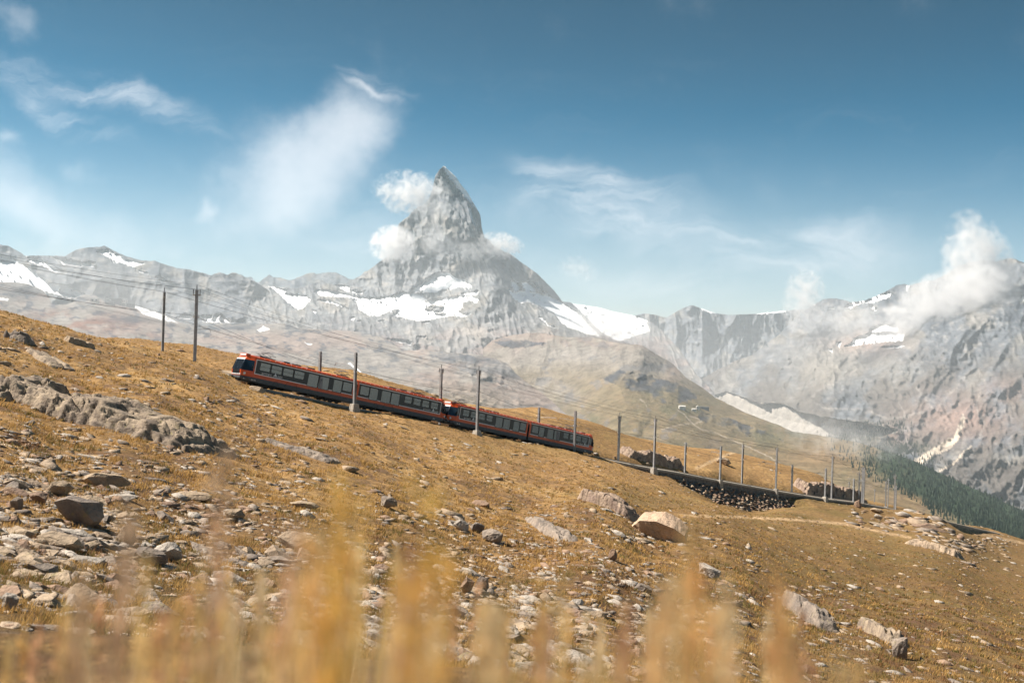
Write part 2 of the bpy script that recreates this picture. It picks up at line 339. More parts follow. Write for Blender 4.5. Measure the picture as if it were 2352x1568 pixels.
def hit(px, py):
    """nearest ground point seen at (px, py)"""
    j = (px - GX[0]) / (GX[1] - GX[0]); j0 = int(np.clip(j, 0, nx - 2))
    c = _py_col(j0, j - j0)
    k = np.argmax(c <= py)
    if c[k] > py: return None
    if k == 0: d = GD[0]
    else:
        f = (c[k - 1] - py) / max(c[k - 1] - c[k], 1e-6); d = GD[k - 1] + (GD[k] - GD[k - 1]) * min(max(f, 0), 1)
    return cam_point(px, py, d)
def _py_col(j, f): return GPY[:, j] * (1 - f) + GPY[:, j + 1] * f
def zground(x, y):
    """height of the near ground under world (x, y); arrays welcome"""
    x = np.atleast_1d(np.asarray(x, float)); y = np.atleast_1d(np.asarray(y, float))
    k = (np.log(y) - math.log(GD[0])) / (math.log(GD[1]) - math.log(GD[0])); k0 = np.clip(k.astype(int), 0, ny - 2); fk = np.clip(k - k0, 0, 1)
    out = np.zeros(len(x))
    for w_, kk in ((1 - fk, k0), (fk, k0 + 1)):
        row = GP[kk, :, 0]; # x rises along each row
        lo = np.zeros(len(x), int); hi = np.full(len(x), nx - 1)
        for _ in range(11):
            mid = (lo + hi) // 2; m = row[np.arange(len(x)), mid] <= x; lo = np.where(m, mid, lo); hi = np.where(m, hi, mid)
        lo = np.clip(lo, 0, nx - 2); a = GP[kk, lo]; b_ = GP[kk, lo + 1]; f = np.clip((x - a[:, 0]) / (b_[:, 0] - a[:, 0]), 0, 1)
        out += w_ * (a[:, 2] * (1 - f) + b_[:, 2] * f)
    return out
# ------------------------------------------------------------------ the far mountains
def cA(l): return [(x / 2.926, 516.8 + y / 2.926) for x, y in l]           # three enlargements of the photograph used for tracing
def cB(l): return [(803.9 + x / 3.413, 344.5 + y / 3.413) for x, y in l]
def cC(l): return [(1378 + x / 2.4155, 631.6 + y / 2.4155) for x, y in l]
ROCK = np.array([.140, .152, .172]); ROCKD = np.array([.062, .073, .094]); SCREE = np.array([.27, .245, .225]); PINK = np.array([.27, .185, .155]); RED = np.array([.23, .135, .105]); WARM = np.array([.225, .205, .18])
SNOW = np.array([.86, .86, .87]); ICE = np.array([.62, .66, .70]); TURF = np.array([.185, .145, .088]); TURFD = np.array([.085, .085, .050]); OCH = np.array([.22, .145, .075]); FOREST = np.array([.030, .042, .026]); MORAINE = np.array([.36, .33, .295]); SAND = np.array([.52, .44, .36])
def far_mat():
    m = bpy.data.materials.new('mountain_rock'); m.use_nodes = True; t = m.node_tree; b = t.nodes['Principled BSDF']
    at = nd(t, 'ShaderNodeVertexColor', layer_name='Col'); tc = nd(t, 'ShaderNodeTexCoord'); o = tc.outputs['Object']
    n1 = noise(t, o, 0.012, 8, 0.68); n2 = noise(t, o, 0.05, 5, 0.7)
    k = mth(t, 'ADD', mth(t, 'MULTIPLY', n1, 0.9), mth(t, 'MULTIPLY', n2, 0.5))
    sh = nd(t, 'ShaderNodeMapRange'); lk(t, k, sh.inputs[0]); sh.inputs[1].default_value = .48; sh.inputs[2].default_value = .92; sh.inputs[3].default_value = .55; sh.inputs[4].default_value = 1.45
    sepc = nd(t, 'ShaderNodeSeparateColor'); lk(t, at.outputs[0], sepc.inputs[0])
    f = smooth(t, sepc.outputs[2], .5, .7, 1, 0.22)      # snow stays clean
    g = mixc(t, f, (1, 1, 1, 1), sh.outputs[0])
    lk(t, mixc(t, 1.0, at.outputs[0], g, 'MULTIPLY'), b.inputs['Base Color']); b.inputs['Roughness'].default_value = .95; b.inputs['Specular IOR Level'].default_value = .05
    bp = nd(t, 'ShaderNodeBump'); bp.inputs['Strength'].default_value = .8; bp.inputs['Distance'].default_value = 22; lk(t, mth(t, 'MULTIPLY', k, f), bp.inputs['Height']); lk(t, bp.outputs[0], b.inputs['Normal'])
    return m
M_far = far_mat()
def relief(name, top, bot, x0, x1, step, rows, depth, rel, colour, jag=1.2, back=400, seed=0, curve=1.0):
    """a mountain face between its skyline and its foot: depth gives the large form, rel the spurs and gullies; a back slope closes it behind the ridge"""
    gx = np.arange(x0, x1 + step, step, float); t = np.linspace(0, 1, rows) ** curve
    tp = np.array(top, float); assert (np.diff(tp[:, 0]) > 0).all(), name
    bt = np.array(bot, float)
    yt = np.interp(gx, tp[:, 0], tp[:, 1]); yb = np.interp(gx, bt[:, 0], bt[:, 1])
    yt = yt + jag * (fbm(gx / 14, gx * 0 + seed, 4, seed + 70, .6)) ; yb = np.maximum(yb, yt + 4)
    kk = np.exp(-np.linspace(-2.2, 2.2, int(150 / step) | 1) ** 2); kk /= kk.sum(); h_ = len(kk) // 2; ys = np.convolve(np.pad(yt, h_, mode='edge'), kk, 'valid')
    px, tt = np.meshgrid(gx, t); k_ = np.minimum(10, .8 * (yb - ys) / np.maximum(yt - ys, 1e-3)); k_ = np.maximum(k_, .5); ee = (np.exp(-tt * k_) - np.exp(-k_)) / (1 - np.exp(-k_)); py = (ys + (yb - ys) * tt) + (yt - ys) * ee      # rows follow the skyline only near the top
    A = np.array(depth, float); fit = rbf_fit(A[:, :2] / 400, np.log(A[:, 2]), 1e-4)
    D = np.exp(rbf_eval(fit, np.stack([px, py], -1).reshape(-1, 2) / 400)).reshape(px.shape)
    m = D / FPX        # metres per pixel
    mm = float(m.mean()); Xm = px * mm; Zm = py * mm
    r = rel(px, py, Xm, Zm)
    D = D - r
    c = np.clip(colour(px, py, Xm, Zm, r), 0.015, .9)
    P = cam_point(px, py, D)
    # back slope
    nb = 5; Pb = []; cb = []
    for i in range(nb, 0, -1):
        q = P[0].copy(); k = 1 + back * i / nb / D[0]
        q[:, :2] *= k[:, None]; q[:, 2] -= back * 0.9 * (i / nb) ** 1.2; Pb.append(q); cb.append(c[0])
    P = np.concatenate([np.array(Pb), P]); c = np.concatenate([np.array(cb), c])
    ny_, nx_ = P.shape[:2]
    o = mesh_from(name, P.reshape(-1, 3), grid_faces(nx_, ny_), M_far, c.reshape(-1, 3), name == 'grass_shoulder')
    tag(o, kind='structure'); o['px'] = 0; del o['px']
    return o, px, py, P[nb:]
def jit(px, py, a=2.2, s=9.0, seed=5):
    return px + a * 1.5 * fbm(px / s, py / s, 5, seed, .68), py + a * 1.1 * fbm(px / s + 50, py / s * 1.3, 5, seed + 1, .68)
def crumbs(px, py, polys, seed):
    """torn fragments of snow round the larger fields"""
    jx = px + 16 * fbm(px / 26, py / 16, 3, seed, .6); jy = py + 9 * fbm(px / 26 + 9, py / 16, 3, seed + 1, .6); m = np.zeros(px.shape, bool)
    for p in polys: m |= inpoly(jx, jy, p)
    return m & (fbm(px / 9, py / 3.2, 4, seed + 2, .65) > .22)
def paint(C, px, py, polys, c, amt=1.0, a=2.0, s=9.0, seed=5):
    jx, jy = jit(px, py, a, s, seed); m = np.zeros(px.shape, bool)
    for p in polys: m |= inpoly(jx, jy, p)
    return mixin(C, c, m * amt)
def soft(px, py, lst):
    o = np.zeros(px.shape)
    for gx, gy, rx, ry, a in lst: o = np.maximum(o, a * np.exp(-(((px - gx) / rx) ** 2 + ((py - gy) / ry) ** 2)))
    return o
def rock_base(px, py, Xm, Zm, r, seed, light=ROCK, dark=ROCKD, warm=WARM):
    n = fbm(Xm / 260, Zm / 200, 5, seed, .6); n2 = fbm(Xm / 60, Zm / 30, 4, seed + 5, .6)
    C = np.broadcast_to(light, px.shape + (3,)).copy()
    C = mixin(C, dark, sstep(0, .5, n) * .7); C = mixin(C, warm, sstep(.05, .5, -n) * .7); C = mixin(C, SCREE, sstep(.1, .5, n2) * .45)
    return C * (1 + .34 * n2 + .22 * fbm(Xm / 22, Zm / 16, 3, seed + 8, .6))[..., None]
def ridge(px, py, line, A, wl, wr):
    """a spur: nearer by A metres along the line, falling off over wl pixels on its left and wr on its right (line drawn downhill)"""
    best = np.full(px.shape, 1e9); cr = np.zeros(px.shape)
    for (x0, y0), (x1, y1) in zip(line[:-1], line[1:]):
        ex, ey = x1 - x0, y1 - y0; L = math.hypot(ex, ey); t = np.clip(((px - x0) * ex + (py - y0) * ey) / L ** 2, 0, 1); d = np.hypot(px - (x0 + t * ex), py - (y0 + t * ey))
        c = (ex * (py - y0) - ey * (px - x0)) / L; m = d < best; best = np.where(m, d, best); cr = np.where(m, c, cr)
    k = np.clip(cr / (.35 * min(wl, wr)), -1, 1); w = (wl + wr) / 2 + (wl - wr) / 2 * k
    return A * np.maximum(0, 1 - best / w)

# --- far ranges beyond the pass
relief('far_range', [(520, 640), (540, 632), (554, 628), (562, 636), (577, 636), (586, 646), (595, 648), (607, 638), (619, 630), (628, 637), (639, 636), (655, 642), (670, 643), (690, 634), (711, 626), (730, 629), (752, 625), (772, 625), (790, 635), (804, 641), (815, 640), (860, 640)],
       [(520, 700), (860, 700)], 520, 860, 2.5, 34, [(520, 640, 13000), (860, 640, 13000), (520, 700, 12000), (860, 700, 12000), (690, 630, 13200)],
       lambda px, py, X, Z: 170 * ridged(X / 420, Z / 900, 5, 3), lambda px, py, X, Z, r: rock_base(px, py, X, Z, r, 90), 3.0, 300, 2)

# --- left massif
SK_L = [(-420, 600), (-250, 575), (-80, 568), (0, 561), (20, 565), (38, 575), (51, 582), (55, 587), (82, 587), (113, 587), (150, 588), (167, 578), (174, 573), (202, 568), (225, 567), (239, 564), (246, 567), (270, 580), (294, 590), (325, 598), (355, 599), (376, 606), (407, 616), (434, 618), (455, 624), (485, 632), (494, 628), (504, 625), (523, 631), (532, 626), (543, 627), (560, 636), (588, 648), (610, 662), (650, 690), (690, 715), (720, 735), (760, 770)]
L_SN = [cA(p) for p in (
 [(-600, 190), (0, 200), (60, 215), (150, 260), (250, 330), (330, 390), (430, 400), (575, 465), (500, 490), (420, 480), (300, 440), (310, 470), (200, 420), (0, 380), (-600, 380)],
 [(170, 210), (240, 215), (330, 260), (400, 300), (430, 310), (380, 325), (300, 280), (200, 250)], [(330, 210), (420, 222), (560, 250), (650, 275), (560, 280), (430, 265), (380, 235)],
 [(640, 175), (720, 165), (780, 200), (850, 240), (960, 262), (870, 270), (780, 245), (700, 205)], [(860, 240), (970, 260), (880, 285), (1020, 335), (940, 320), (880, 280)],
 [(1035, 345), (1080, 345), (1150, 385), (1100, 385)], [(690, 480), (760, 505), (900, 545), (1000, 560), (1100, 600), (1000, 600), (850, 565)],
 [(1190, 625), (1240, 590), (1300, 600), (1330, 640), (1345, 605), (1420, 605), (1425, 640), (1450, 598), (1475, 600), (1470, 645), (1500, 640), (1480, 590), (1530, 632), (1600, 640), (1680, 615), (1720, 615), (1730, 645), (1650, 655), (1500, 655), (1380, 652), (1300, 632)],
 [(570, 240), (620, 245), (660, 270), (610, 262)], [(740, 240), (790, 250), (760, 255)])]
def l_rel(px, py, X, Z):
    hi_ = 1 - .65 * np.exp(-(((px - 280) / 130) ** 2 + ((py - 600) / 38) ** 2))
    g = ridged(X / 330 + .25 * Z / 330, Z / 900, 5, 7); s = ridged(X / 700, Z / 150, 4, 17)
    b = (130 * g + 60 * s) * hi_
    for l, A, wl, wr in (([(225, 590), (200, 640), (190, 680)], 90, 60, 80), ([(504, 625), (520, 680), (540, 730)], 200, 50, 60), ([(543, 627), (620, 690), (690, 740)], 160, 40, 50), ([(420, 640), (430, 710)], 110, 50, 50), ([(150, 588), (120, 640)], 160, 60, 60)): b = b + ridge(px, py, l, A, wl, wr)
    sn = np.zeros(px.shape)
    return b * (1 - .75 * l_snow(px, py))
def l_snow(px, py):
    jx, jy = jit(px, py, 2.0, 8, 5); m = np.zeros(px.shape, bool)
    for p in L_SN: m |= inpoly(jx, jy, p)
    m = (m & (fbm(px / 13, py / 5, 4, 19, .65) < .60)) | crumbs(px, py, L_SN, 240)
    return m.astype(float)
def l_col(px, py, X, Z, r):
    C = rock_base(px, py, X, Z, r, 20, ROCK * .95, ROCKD * .9)
    st = fbm(X / 500, Z / 26 + .08 * X / 26, 3, 33); C = mixin(C, SCREE, sstep(.2, .5, st) * .35)
    return mixin(C, SNOW, l_snow(px, py))
relief('mountain_ridge_west', SK_L, [(-420, 790), (760, 790)], -420, 760, 2.3, 95,
       [(239, 564, 9600), (0, 561, 9600), (-420, 600, 9600), (504, 626, 9050), (400, 614, 9300), (588, 648, 8950), (690, 715, 8750), (-420, 790, 8000), (0, 790, 8100), (239, 790, 8000), (500, 790, 7500), (760, 790, 7700), (239, 600, 9000), (300, 622, 8900), (370, 640, 8850), (150, 610, 9000), (300, 715, 8550), (0, 640, 8800), (0, 700, 8000), (120, 640, 8850), (400, 660, 8850), (500, 710, 8650), (500, 745, 7900), (600, 712, 8600), (600, 745, 7900), (420, 745, 7900), (-420, 690, 8500)], l_rel, l_col, 1.6, 500, 3)

# --- the great peak and its glaciers
SK_M = [(560, 668), (600, 655), (640, 660), (680, 662), (700, 658), (718, 651), (728, 648), (738, 642), (750, 650), (769, 653), (790, 651), (804, 646)] + cB([(60, 995), (85, 985), (110, 955), (150, 940), (200, 900), (260, 855), (300, 830), (350, 800), (368, 770), (374, 620), (378, 585), (420, 545), (460, 520), (470, 500), (500, 470), (540, 440), (575, 425), (610, 390), (640, 330), (652, 290), (655, 262), (662, 225), (672, 195), (700, 155), (720, 138), (735, 125), (752, 135), (770, 155), (800, 180), (830, 210), (850, 240), (870, 270), (895, 300), (920, 330), (940, 365), (960, 400), (985, 440), (1000, 470), (1020, 505), (1026, 540), (1027, 580), (1035, 620), (1048, 665), (1055, 690), (1085, 700), (1130, 750), (1200, 790), (1260, 815), (1330, 870), (1400, 920), (1470, 970), (1540, 1040), (1600, 1100), (1665, 1185), (1730, 1195), (1760, 1205), (1960, 1235)]) + [(1403, 714), (1453, 724), (1500, 740), (1560, 800), (1600, 860), (1640, 900)]
M_SN = [cB(p) for p in (
 [(480, 1100), (560, 1050), (640, 980), (690, 960), (780, 960), (830, 1005), (870, 1010), (960, 1065), (930, 1080), (850, 1070), (780, 1100), (720, 1085), (680, 1120), (600, 1115), (520, 1115)],
 [(-20, 1090), (60, 1110), (110, 1110), (90, 1130), (30, 1125)],
 [(0, 1140), (60, 1145), (150, 1160), (300, 1150), (400, 1115), (480, 1120), (560, 1125), (620, 1180), (700, 1165), (800, 1150), (880, 1145), (960, 1145), (1020, 1170), (990, 1200), (900, 1200), (850, 1260), (880, 1290), (950, 1280), (900, 1310), (800, 1300), (700, 1310), (640, 1330), (540, 1340), (440, 1320), (330, 1295), (380, 1270), (300, 1270), (220, 1300), (150, 1300), (100, 1270), (60, 1250), (50, 1200), (20, 1170)],
 [(870, 1125), (950, 1110), (1015, 1100), (990, 1140), (920, 1140)],
 [(1240, 1100), (1300, 1110), (1360, 1105), (1440, 1110), (1540, 1140), (1620, 1170), (1700, 1220), (1780, 1270), (1840, 1330), (1960, 1460), (1850, 1440), (1750, 1400), (1700, 1390), (1640, 1340), (1600, 1280), (1500, 1230), (1400, 1190), (1330, 1200), (1280, 1160)],
 [(1350, 1040), (1400, 1035), (1450, 1080), (1470, 1110), (1380, 1100), (1355, 1070)], [(1260, 1010), (1330, 1060), (1350, 1080), (1300, 1110), (1270, 1070)], [(1410, 1025), (1480, 1070), (1560, 1135), (1500, 1100)],
 [(1740, 1195), (1960, 1225), (2300, 1260), (2350, 1420), (2100, 1500), (1960, 1420), (1880, 1340), (1800, 1260)],
 [(722, 128), (740, 112), (775, 140), (840, 205), (890, 268), (950, 345), (1000, 440), (1012, 480), (960, 432), (898, 356), (838, 292), (788, 222), (748, 168)],
 [(930, 440), (955, 470), (975, 540), (1000, 600), (1030, 660), (1000, 640), (960, 560), (940, 500)], [(860, 335), (910, 335), (905, 348), (865, 348)],
 [(270, 1470), (400, 1485), (490, 1500), (480, 1525), (380, 1510)], [(510, 1530), (560, 1550), (520, 1565)], [(0, 1310), (45, 1305), (30, 1340), (0, 1330)], [(230, 1335), (270, 1332), (265, 1342), (232, 1344)], [(560, 1345), (620, 1342), (640, 1355), (570, 1355)], [(520, 1460), (600, 1458), (600, 1466), (525, 1468)],
 [(870, 795), (890, 790), (880, 808), (865, 806)], [(710, 935), (730, 940), (720, 950)], [(1480, 1290), (1560, 1370), (1640, 1400), (1560, 1385), (1480, 1310)], [(60, 1330), (90, 1335), (85, 1350), (70, 1350)])] + \
 [cA(p) for p in ([(1810, 405), (1930, 440), (1900, 455), (2060, 475), (2090, 495), (2040, 560), (2000, 570), (1930, 520), (1860, 450)], [(2100, 440), (2180, 430), (2352, 470), (2352, 488), (2150, 475)],
 [(2250, 400), (2352, 410), (2352, 455), (2290, 430)], [(2120, 500), (2200, 500), (2300, 540), (2352, 565), (2250, 535)], [(2090, 565), (2130, 580), (2120, 590), (2095, 580)], [(2280, 565), (2290, 580), (2280, 590)])]
M_HOLE = [cB(p) for p in ([(580, 1240), (640, 1210), (740, 1220), (700, 1260), (620, 1260)], [(330, 1260), (380, 1235), (385, 1250), (350, 1275)], [(660, 1275), (740, 1270), (755, 1285), (690, 1290)], [(890, 1190), (950, 1170), (975, 1190), (920, 1240), (860, 1262), (880, 1220)], [(1480, 1230), (1600, 1275), (1640, 1330), (1560, 1300)])]
def m_snow(px, py):
    jx, jy = jit(px, py, 1.8, 7, 15); m = np.zeros(px.shape, bool); h = m.copy()
    for p in M_SN: m |= inpoly(jx, jy, p)
    for p in M_HOLE: h |= inpoly(jx, jy, p)
    h |= (fbm(px / 13, py / 5, 4, 19, .65) > .62); m = (m & ~h) | crumbs(px, py, M_SN[:-4], 230)
    return m.astype(float)
HORN = cB([(735, 122), (812, 205), (872, 290), (925, 385), (935, 480), (955, 560), (1000, 630), (1052, 690), (1056, 780), (1068, 860), (1090, 930), (1120, 1000), (1140, 1050), (1112, 1100)])
HORN2 = cB([(1112, 1100), (1175, 1105), (1240, 1180), (1320, 1240), (1400, 1300), (1480, 1370), (1560, 1430), (1640, 1470)])
FURG = cB([(735, 122), (660, 300), (600, 440), (520, 600), (560, 760), (620, 900), (560, 1000)])
def m_rel(px, py, X, Z):
    sn = m_snow(px, py)
    upper = 1 - sstep(650, 760, py)
    g = ridged(X / 150 + .15 * Z / 150, Z / 520, 5, 27); g2 = ridged(X / 60 - .3 * Z / 60, Z / 150, 4, 37); st = ridged(X / 420, Z / 90 + .35 * X / 90, 4, 47)
    b = 64 * g * (.45 + .55 * upper) + 58 * g2 + 20 * st
    low = sstep(700, 780, py); b = b + low * (70 * ridged(X / 520, Z / 210, 5, 57))
    b = b * (1 - .8 * sn)
    b = b + ridge(px, py, HORN[:7], 260, 90, 36) + ridge(px, py, HORN[6:], 400, 130, 74)       # north east arete, dropping steeply on its shaded side
    b = b + ridge(px, py, HORN2, 420, 120, 84)
    b = b + ridge(px, py, cB([(1240, 850), (1290, 960), (1350, 1060), (1400, 1150)]), 150, 22, 130)       # west ridge seen in profile
    b = b + ridge(px, py, cB([(560, 440), (600, 560), (590, 700)]), 110, 30, 40)
    b = b + ridge(px, py, cB([(380, 600), (450, 700), (475, 860)]), 120, 40, 34)
    b = b + ridge(px, py, cB([(340, 840), (360, 940), (330, 1040)]), 80, 26, 20)
    b = b + ridge(px, py, [(738, 643), (770, 690), (800, 700)], 120, 30, 30)
    return b
def m_col(px, py, X, Z, r):
    C = rock_base(px, py, X, Z, r, 120, np.array([.195, .202, .212]), np.array([.088, .098, .118]), WARM * 1.05)
    low = sstep(715, 800, py); n = fbm(X / 300, Z / 120, 4, 140, .6)
    C = mixin(C, PINK, low * sstep(-.25, .35, n) * .55); C = mixin(C, SCREE * 1.1, low * sstep(0, .4, -n) * .6)
    C = mixin(C, SCREE * 1.15, soft(px, py, [(1075, 760, 50, 12, .9), (1160, 850, 60, 34, .9), (900, 840, 90, 30, .4), (1330, 800, 60, 20, .6)]))
    C = mixin(C, RED, soft(px, py, [(1320, 790, 90, 14, .5), (1200, 778, 60, 8, .4)]))
    C = mixin(C, SNOW, m_snow(px, py))
    gl = inpoly(px, py, cB([(100, 1270), (220, 1190), (420, 1180), (450, 1230), (300, 1290), (150, 1310)])) * m_snow(px, py) * sstep(0, .3, ridged(X / 40, Z / 25, 3, 150) - .9)
    return mixin(C, ICE * .8, gl * .6)
peak_o, peak_px, peak_py, _ = relief('mountain_peak', SK_M, [(560, 930), (1000, 930), (1640, 930)], 560, 1640, 1.75, 250,
       [(1019, 381, 9500), (996, 424, 9480), (914, 520, 9420), (848, 620, 9300), (804, 646, 9300), (700, 658, 9100), (560, 668, 9000), (1085, 462, 9540), (1104, 514, 9560), (1113, 544, 9560), (1173, 583, 9700), (1235, 629, 9800), (1292, 692, 9900), (1378, 706, 10400), (1453, 724, 10400), (1560, 800, 9000), (1640, 900, 7000),
        (1019, 520, 9230), (1010, 620, 8950), (1100, 620, 9000), (900, 640, 9050), (1130, 660, 8750), (1000, 660, 8700), (800, 700, 8500), (1000, 700, 8300), (1200, 680, 9100), (1300, 730, 8900), (1420, 770, 8800), (600, 760, 7600), (800, 760, 7500), (1000, 760, 7450), (1170, 700, 8250), (1260, 765, 7700), (1400, 830, 7200),
        (560, 930, 6100), (800, 930, 6000), (1000, 930, 5900), (1300, 930, 5900), (1640, 930, 6200), (800, 840, 6700), (1100, 830, 6700)], m_rel, m_col, 0.9, 700, 4, 0.92)

# --- far range right of the pass
SK_R = [(1360, 720), (1378, 709), (1403, 716), (1453, 726), (1481, 719), (1510, 724), (1531, 729), (1556, 714), (1572, 706), (1589, 700), (1610, 708), (1643, 719), (1676, 723), (1700, 722), (1730, 721), (1796, 714), (1854, 709), (1900, 700), (1960, 700)]
R_SN = [cC(p) for p in ([(0, 160), (90, 190), (170, 222), (140, 225), (60, 215), (40, 240), (90, 240), (160, 265), (130, 290), (200, 300), (300, 290), (340, 305), (320, 340), (400, 390), (440, 430), (420, 470), (330, 450), (240, 400), (150, 370), (50, 350), (-40, 380), (-80, 200)], [(860, 213), (1010, 193), (1060, 200), (1000, 207), (900, 216)], [(530, 165), (600, 183), (640, 212), (580, 202)], [(630, 525), (660, 520), (650, 530)])]
def r_snow(px, py):
    jx, jy = jit(px, py, 1.8, 7, 25); m = np.zeros(px.shape, bool)
    for p in R_SN: m |= inpoly(jx, jy, p)
    m = (m & (fbm(px / 13, py / 5, 4, 19, .65) < .60)) | crumbs(px, py, R_SN, 240)
    return m.astype(float)
def r_rel(px, py, X, Z):
    return (150 * ridged(X / 260 + .12 * Z / 260, Z / 900, 5, 67) + 40 * ridged(X / 90, Z / 200, 4, 77)) * (1 - .8 * r_snow(px, py)) + ridge(px, py, [(1589, 700), (1600, 780), (1640, 860)], 260, 70, 60) + ridge(px, py, [(1700, 720), (1690, 800)], 160, 40, 40)
def r_col(px, py, X, Z, r):
    C = rock_base(px, py, X, Z, r, 160, ROCK * 1.1); return mixin(C, SNOW, r_snow(px, py))
relief('far_range_east', SK_R, [(1360, 900), (1960, 900)], 1360, 1960, 2.2, 80, [(1378, 709, 12600), (1589, 700, 12200), (1960, 700, 12500), (1360, 900, 11200), (1600, 900, 10900), (1960, 900, 11200), (1600, 800, 11650)], r_rel, r_col, 1.5, 500, 6)

# --- right massif with its moraine
SK_E = [(1560, 900), (1600, 878), (1643, 851), (1690, 828), (1730, 814), (1752, 797), (1771, 781), (1790, 768), (1805, 752), (1830, 728), (1854, 709), (1871, 698), (1891, 687), (1910, 684), (1929, 687), (1958, 694), (1987, 690), (2028, 673), (2057, 656), (2075, 652), (2090, 655), (2107, 650), (2144, 644), (2170, 632), (2200, 612), (2225, 603), (2260, 596), (2290, 600), (2320, 592), (2340, 598), (2352, 603), (2420, 600), (2500, 570), (2650, 560), (2800, 600)]
E_SN = [cC(p) for p in ([(1350, 180), (1400, 150), (1480, 140), (1560, 100), (1620, 95), (1610, 120), (1540, 145), (1500, 155), (1480, 150), (1440, 160), (1390, 185)],
 [(1410, 350), (1500, 320), (1600, 320), (1690, 325), (1680, 365), (1560, 370), (1450, 385), (1350, 400), (1400, 375)], [(1260, 415), (1290, 410), (1290, 430)], [(1490, 300), (1570, 270), (1650, 280), (1660, 310), (1500, 315)], [(1170, 140), (1200, 155), (1190, 170)], [(1500, 165), (1520, 165), (1530, 200), (1515, 210), (1505, 185)], [(1700, 60), (1720, 55), (1700, 100)], [(1310, 380), (1340, 370), (1325, 400)], [(1540, 400), (1690, 390), (1690, 398), (1600, 405)], [(1800, 45), (1830, 30), (1835, 36)], [(2330, 130), (2352, 120), (2352, 135)], [(1270, 185), (1300, 182), (1290, 190)])]
MOR = cC([(600, 660), (640, 665), (700, 645), (760, 665), (890, 715), (960, 708), (1030, 720), (1110, 760), (1250, 790), (1400, 810), (1500, 828), (1600, 840), (1660, 862), (1560, 900), (1400, 890), (1200, 900), (1080, 880), (900, 850), (700, 760)])
SCAR = [cC(p) for p in ([(1740, 1030), (1800, 990), (1870, 950), (1940, 900), (1990, 905), (1950, 960), (1860, 1000), (1790, 1050)], [(1960, 900), (1985, 850), (2010, 770), (2030, 800), (2010, 860), (1990, 910)], [(1880, 1085), (1960, 1040), (2060, 940), (2066, 945), (1970, 1046), (1890, 1092)])]
STREAM = [cC(p) for p in ([(1660, 860), (1700, 780), (1660, 700)], [(1880, 720), (1980, 620), (2050, 540)], [(1180, 680), (1210, 640), (1290, 600), (1430, 520)], [(2140, 600), (2090, 520)], [(2110, 900), (2130, 820), (2090, 740), (2110, 640)], [(1230, 740), (1420, 740), (1620, 800), (1800, 760)], [(1420, 430), (1460, 400)], [(1760, 620), (1820, 700), (1850, 740)])]
def e_snow(px, py):
    jx, jy = jit(px, py, 1.8, 7, 35); m = np.zeros(px.shape, bool)
    for p in E_SN: m |= inpoly(jx, jy, p)
    m = (m & (fbm(px / 13, py / 5, 4, 19, .65) < .60)) | crumbs(px, py, E_SN, 240)
    return m.astype(float)
def e_rel(px, py, X, Z):
    b = 70 * ridged(X / 330 + .45 * Z / 330, Z / 560, 5, 87) + 26 * ridged(X / 60 - .3 * Z / 60, Z / 70, 4, 88) + 34 * ridged(X / 120 + .4 * Z / 120, Z / 170, 4, 97)
    b = b * (1 - .8 * e_snow(px, py))
    up = 1 - sstep(800, 1000, py)
    for l, A, wl, wr in (([(1790, 765), (1860, 800), (1900, 860)], 260, 70, 60), (cC([(1830, 330), (1640, 460), (1560, 560), (1400, 640), (1250, 720)]), 180, 60, 120), (cC([(2180, 200), (2000, 330), (1830, 340)]), 110, 60, 90),
                         (cC([(2352, 590), (2100, 660), (1900, 720), (1700, 800), (1600, 830)]), 130, 50, 90), (cC([(2352, 830), (2100, 930), (1900, 1060), (1740, 1040)]), 120, 40, 90), ([(2028, 673), (2040, 740)], 120, 30, 40), ([(2090, 654), (2130, 740)], 150, 36, 40), (cC([(1480, 150), (1500, 230), (1560, 300)]), 120, 30, 30)):
        b = b + ridge(px, py, l, A, wl, wr)
    m = inpoly(px, py, MOR); crest = cC([(640, 662), (700, 645), (760, 663), (890, 713), (960, 706), (1110, 758), (1400, 808), (1640, 856)])
    b = np.where(m, 10 * ridged(X / 40 + .4 * Z / 40, Z / 200, 3, 99), b)
    b = b + ridge(px, py, crest, 120, 26, 14)
    return b
def e_col(px, py, X, Z, r):
    C = rock_base(px, py, X, Z, r, 180, ROCK * .95, ROCKD * .85, WARM)
    n = fbm(X / 240 + .4 * Z / 240, Z / 260, 5, 190, .6); low = sstep(770, 880, py)
    C = mixin(C, np.array([.115, .098, .085]), low * sstep(-.35, .25, n) * .85)
    C = mixin(C, PINK * 1.05, soft(px, py, [(2200, 960, 110, 50, .85), (2060, 1000, 50, 30, .5), (1980, 790, 80, 26, .8), (2300, 900, 60, 30, .6)]) * sstep(-.5, .2, n + .2))
    C = mixin(C, WARM * 1.25, soft(px, py, [(1900, 840, 90, 50, .8), (2050, 840, 80, 30, .4)]))
    jx, jy = jit(px, py, 5, 18, 41)
    for l in STREAM:
        d, _, _ = seg_dist(jx, jy, l); C = mixin(C, SCREE * 1.35, (1 - sstep(.6, 2.8, d)) * .5)
    C = paint(C, px, py, [MOR], MORAINE, 1.0, 3, 10, 45)
    C = mixin(C, MORAINE * .95, inpoly(px, py, MOR) * soft(px, py, [(1680, 925, 60, 22, 1), (1800, 960, 60, 20, 1)]))
    C = paint(C, px, py, SCAR, SAND, 1.0, 3, 8, 46)
    C = mixin(C, TURFD * .8, low * soft(px, py, [(2080, 1030, 60, 16, .7), (1990, 1010, 60, 10, .6)]) * sstep(-.1, .2, n))
    return mixin(C, SNOW, e_snow(px, py))
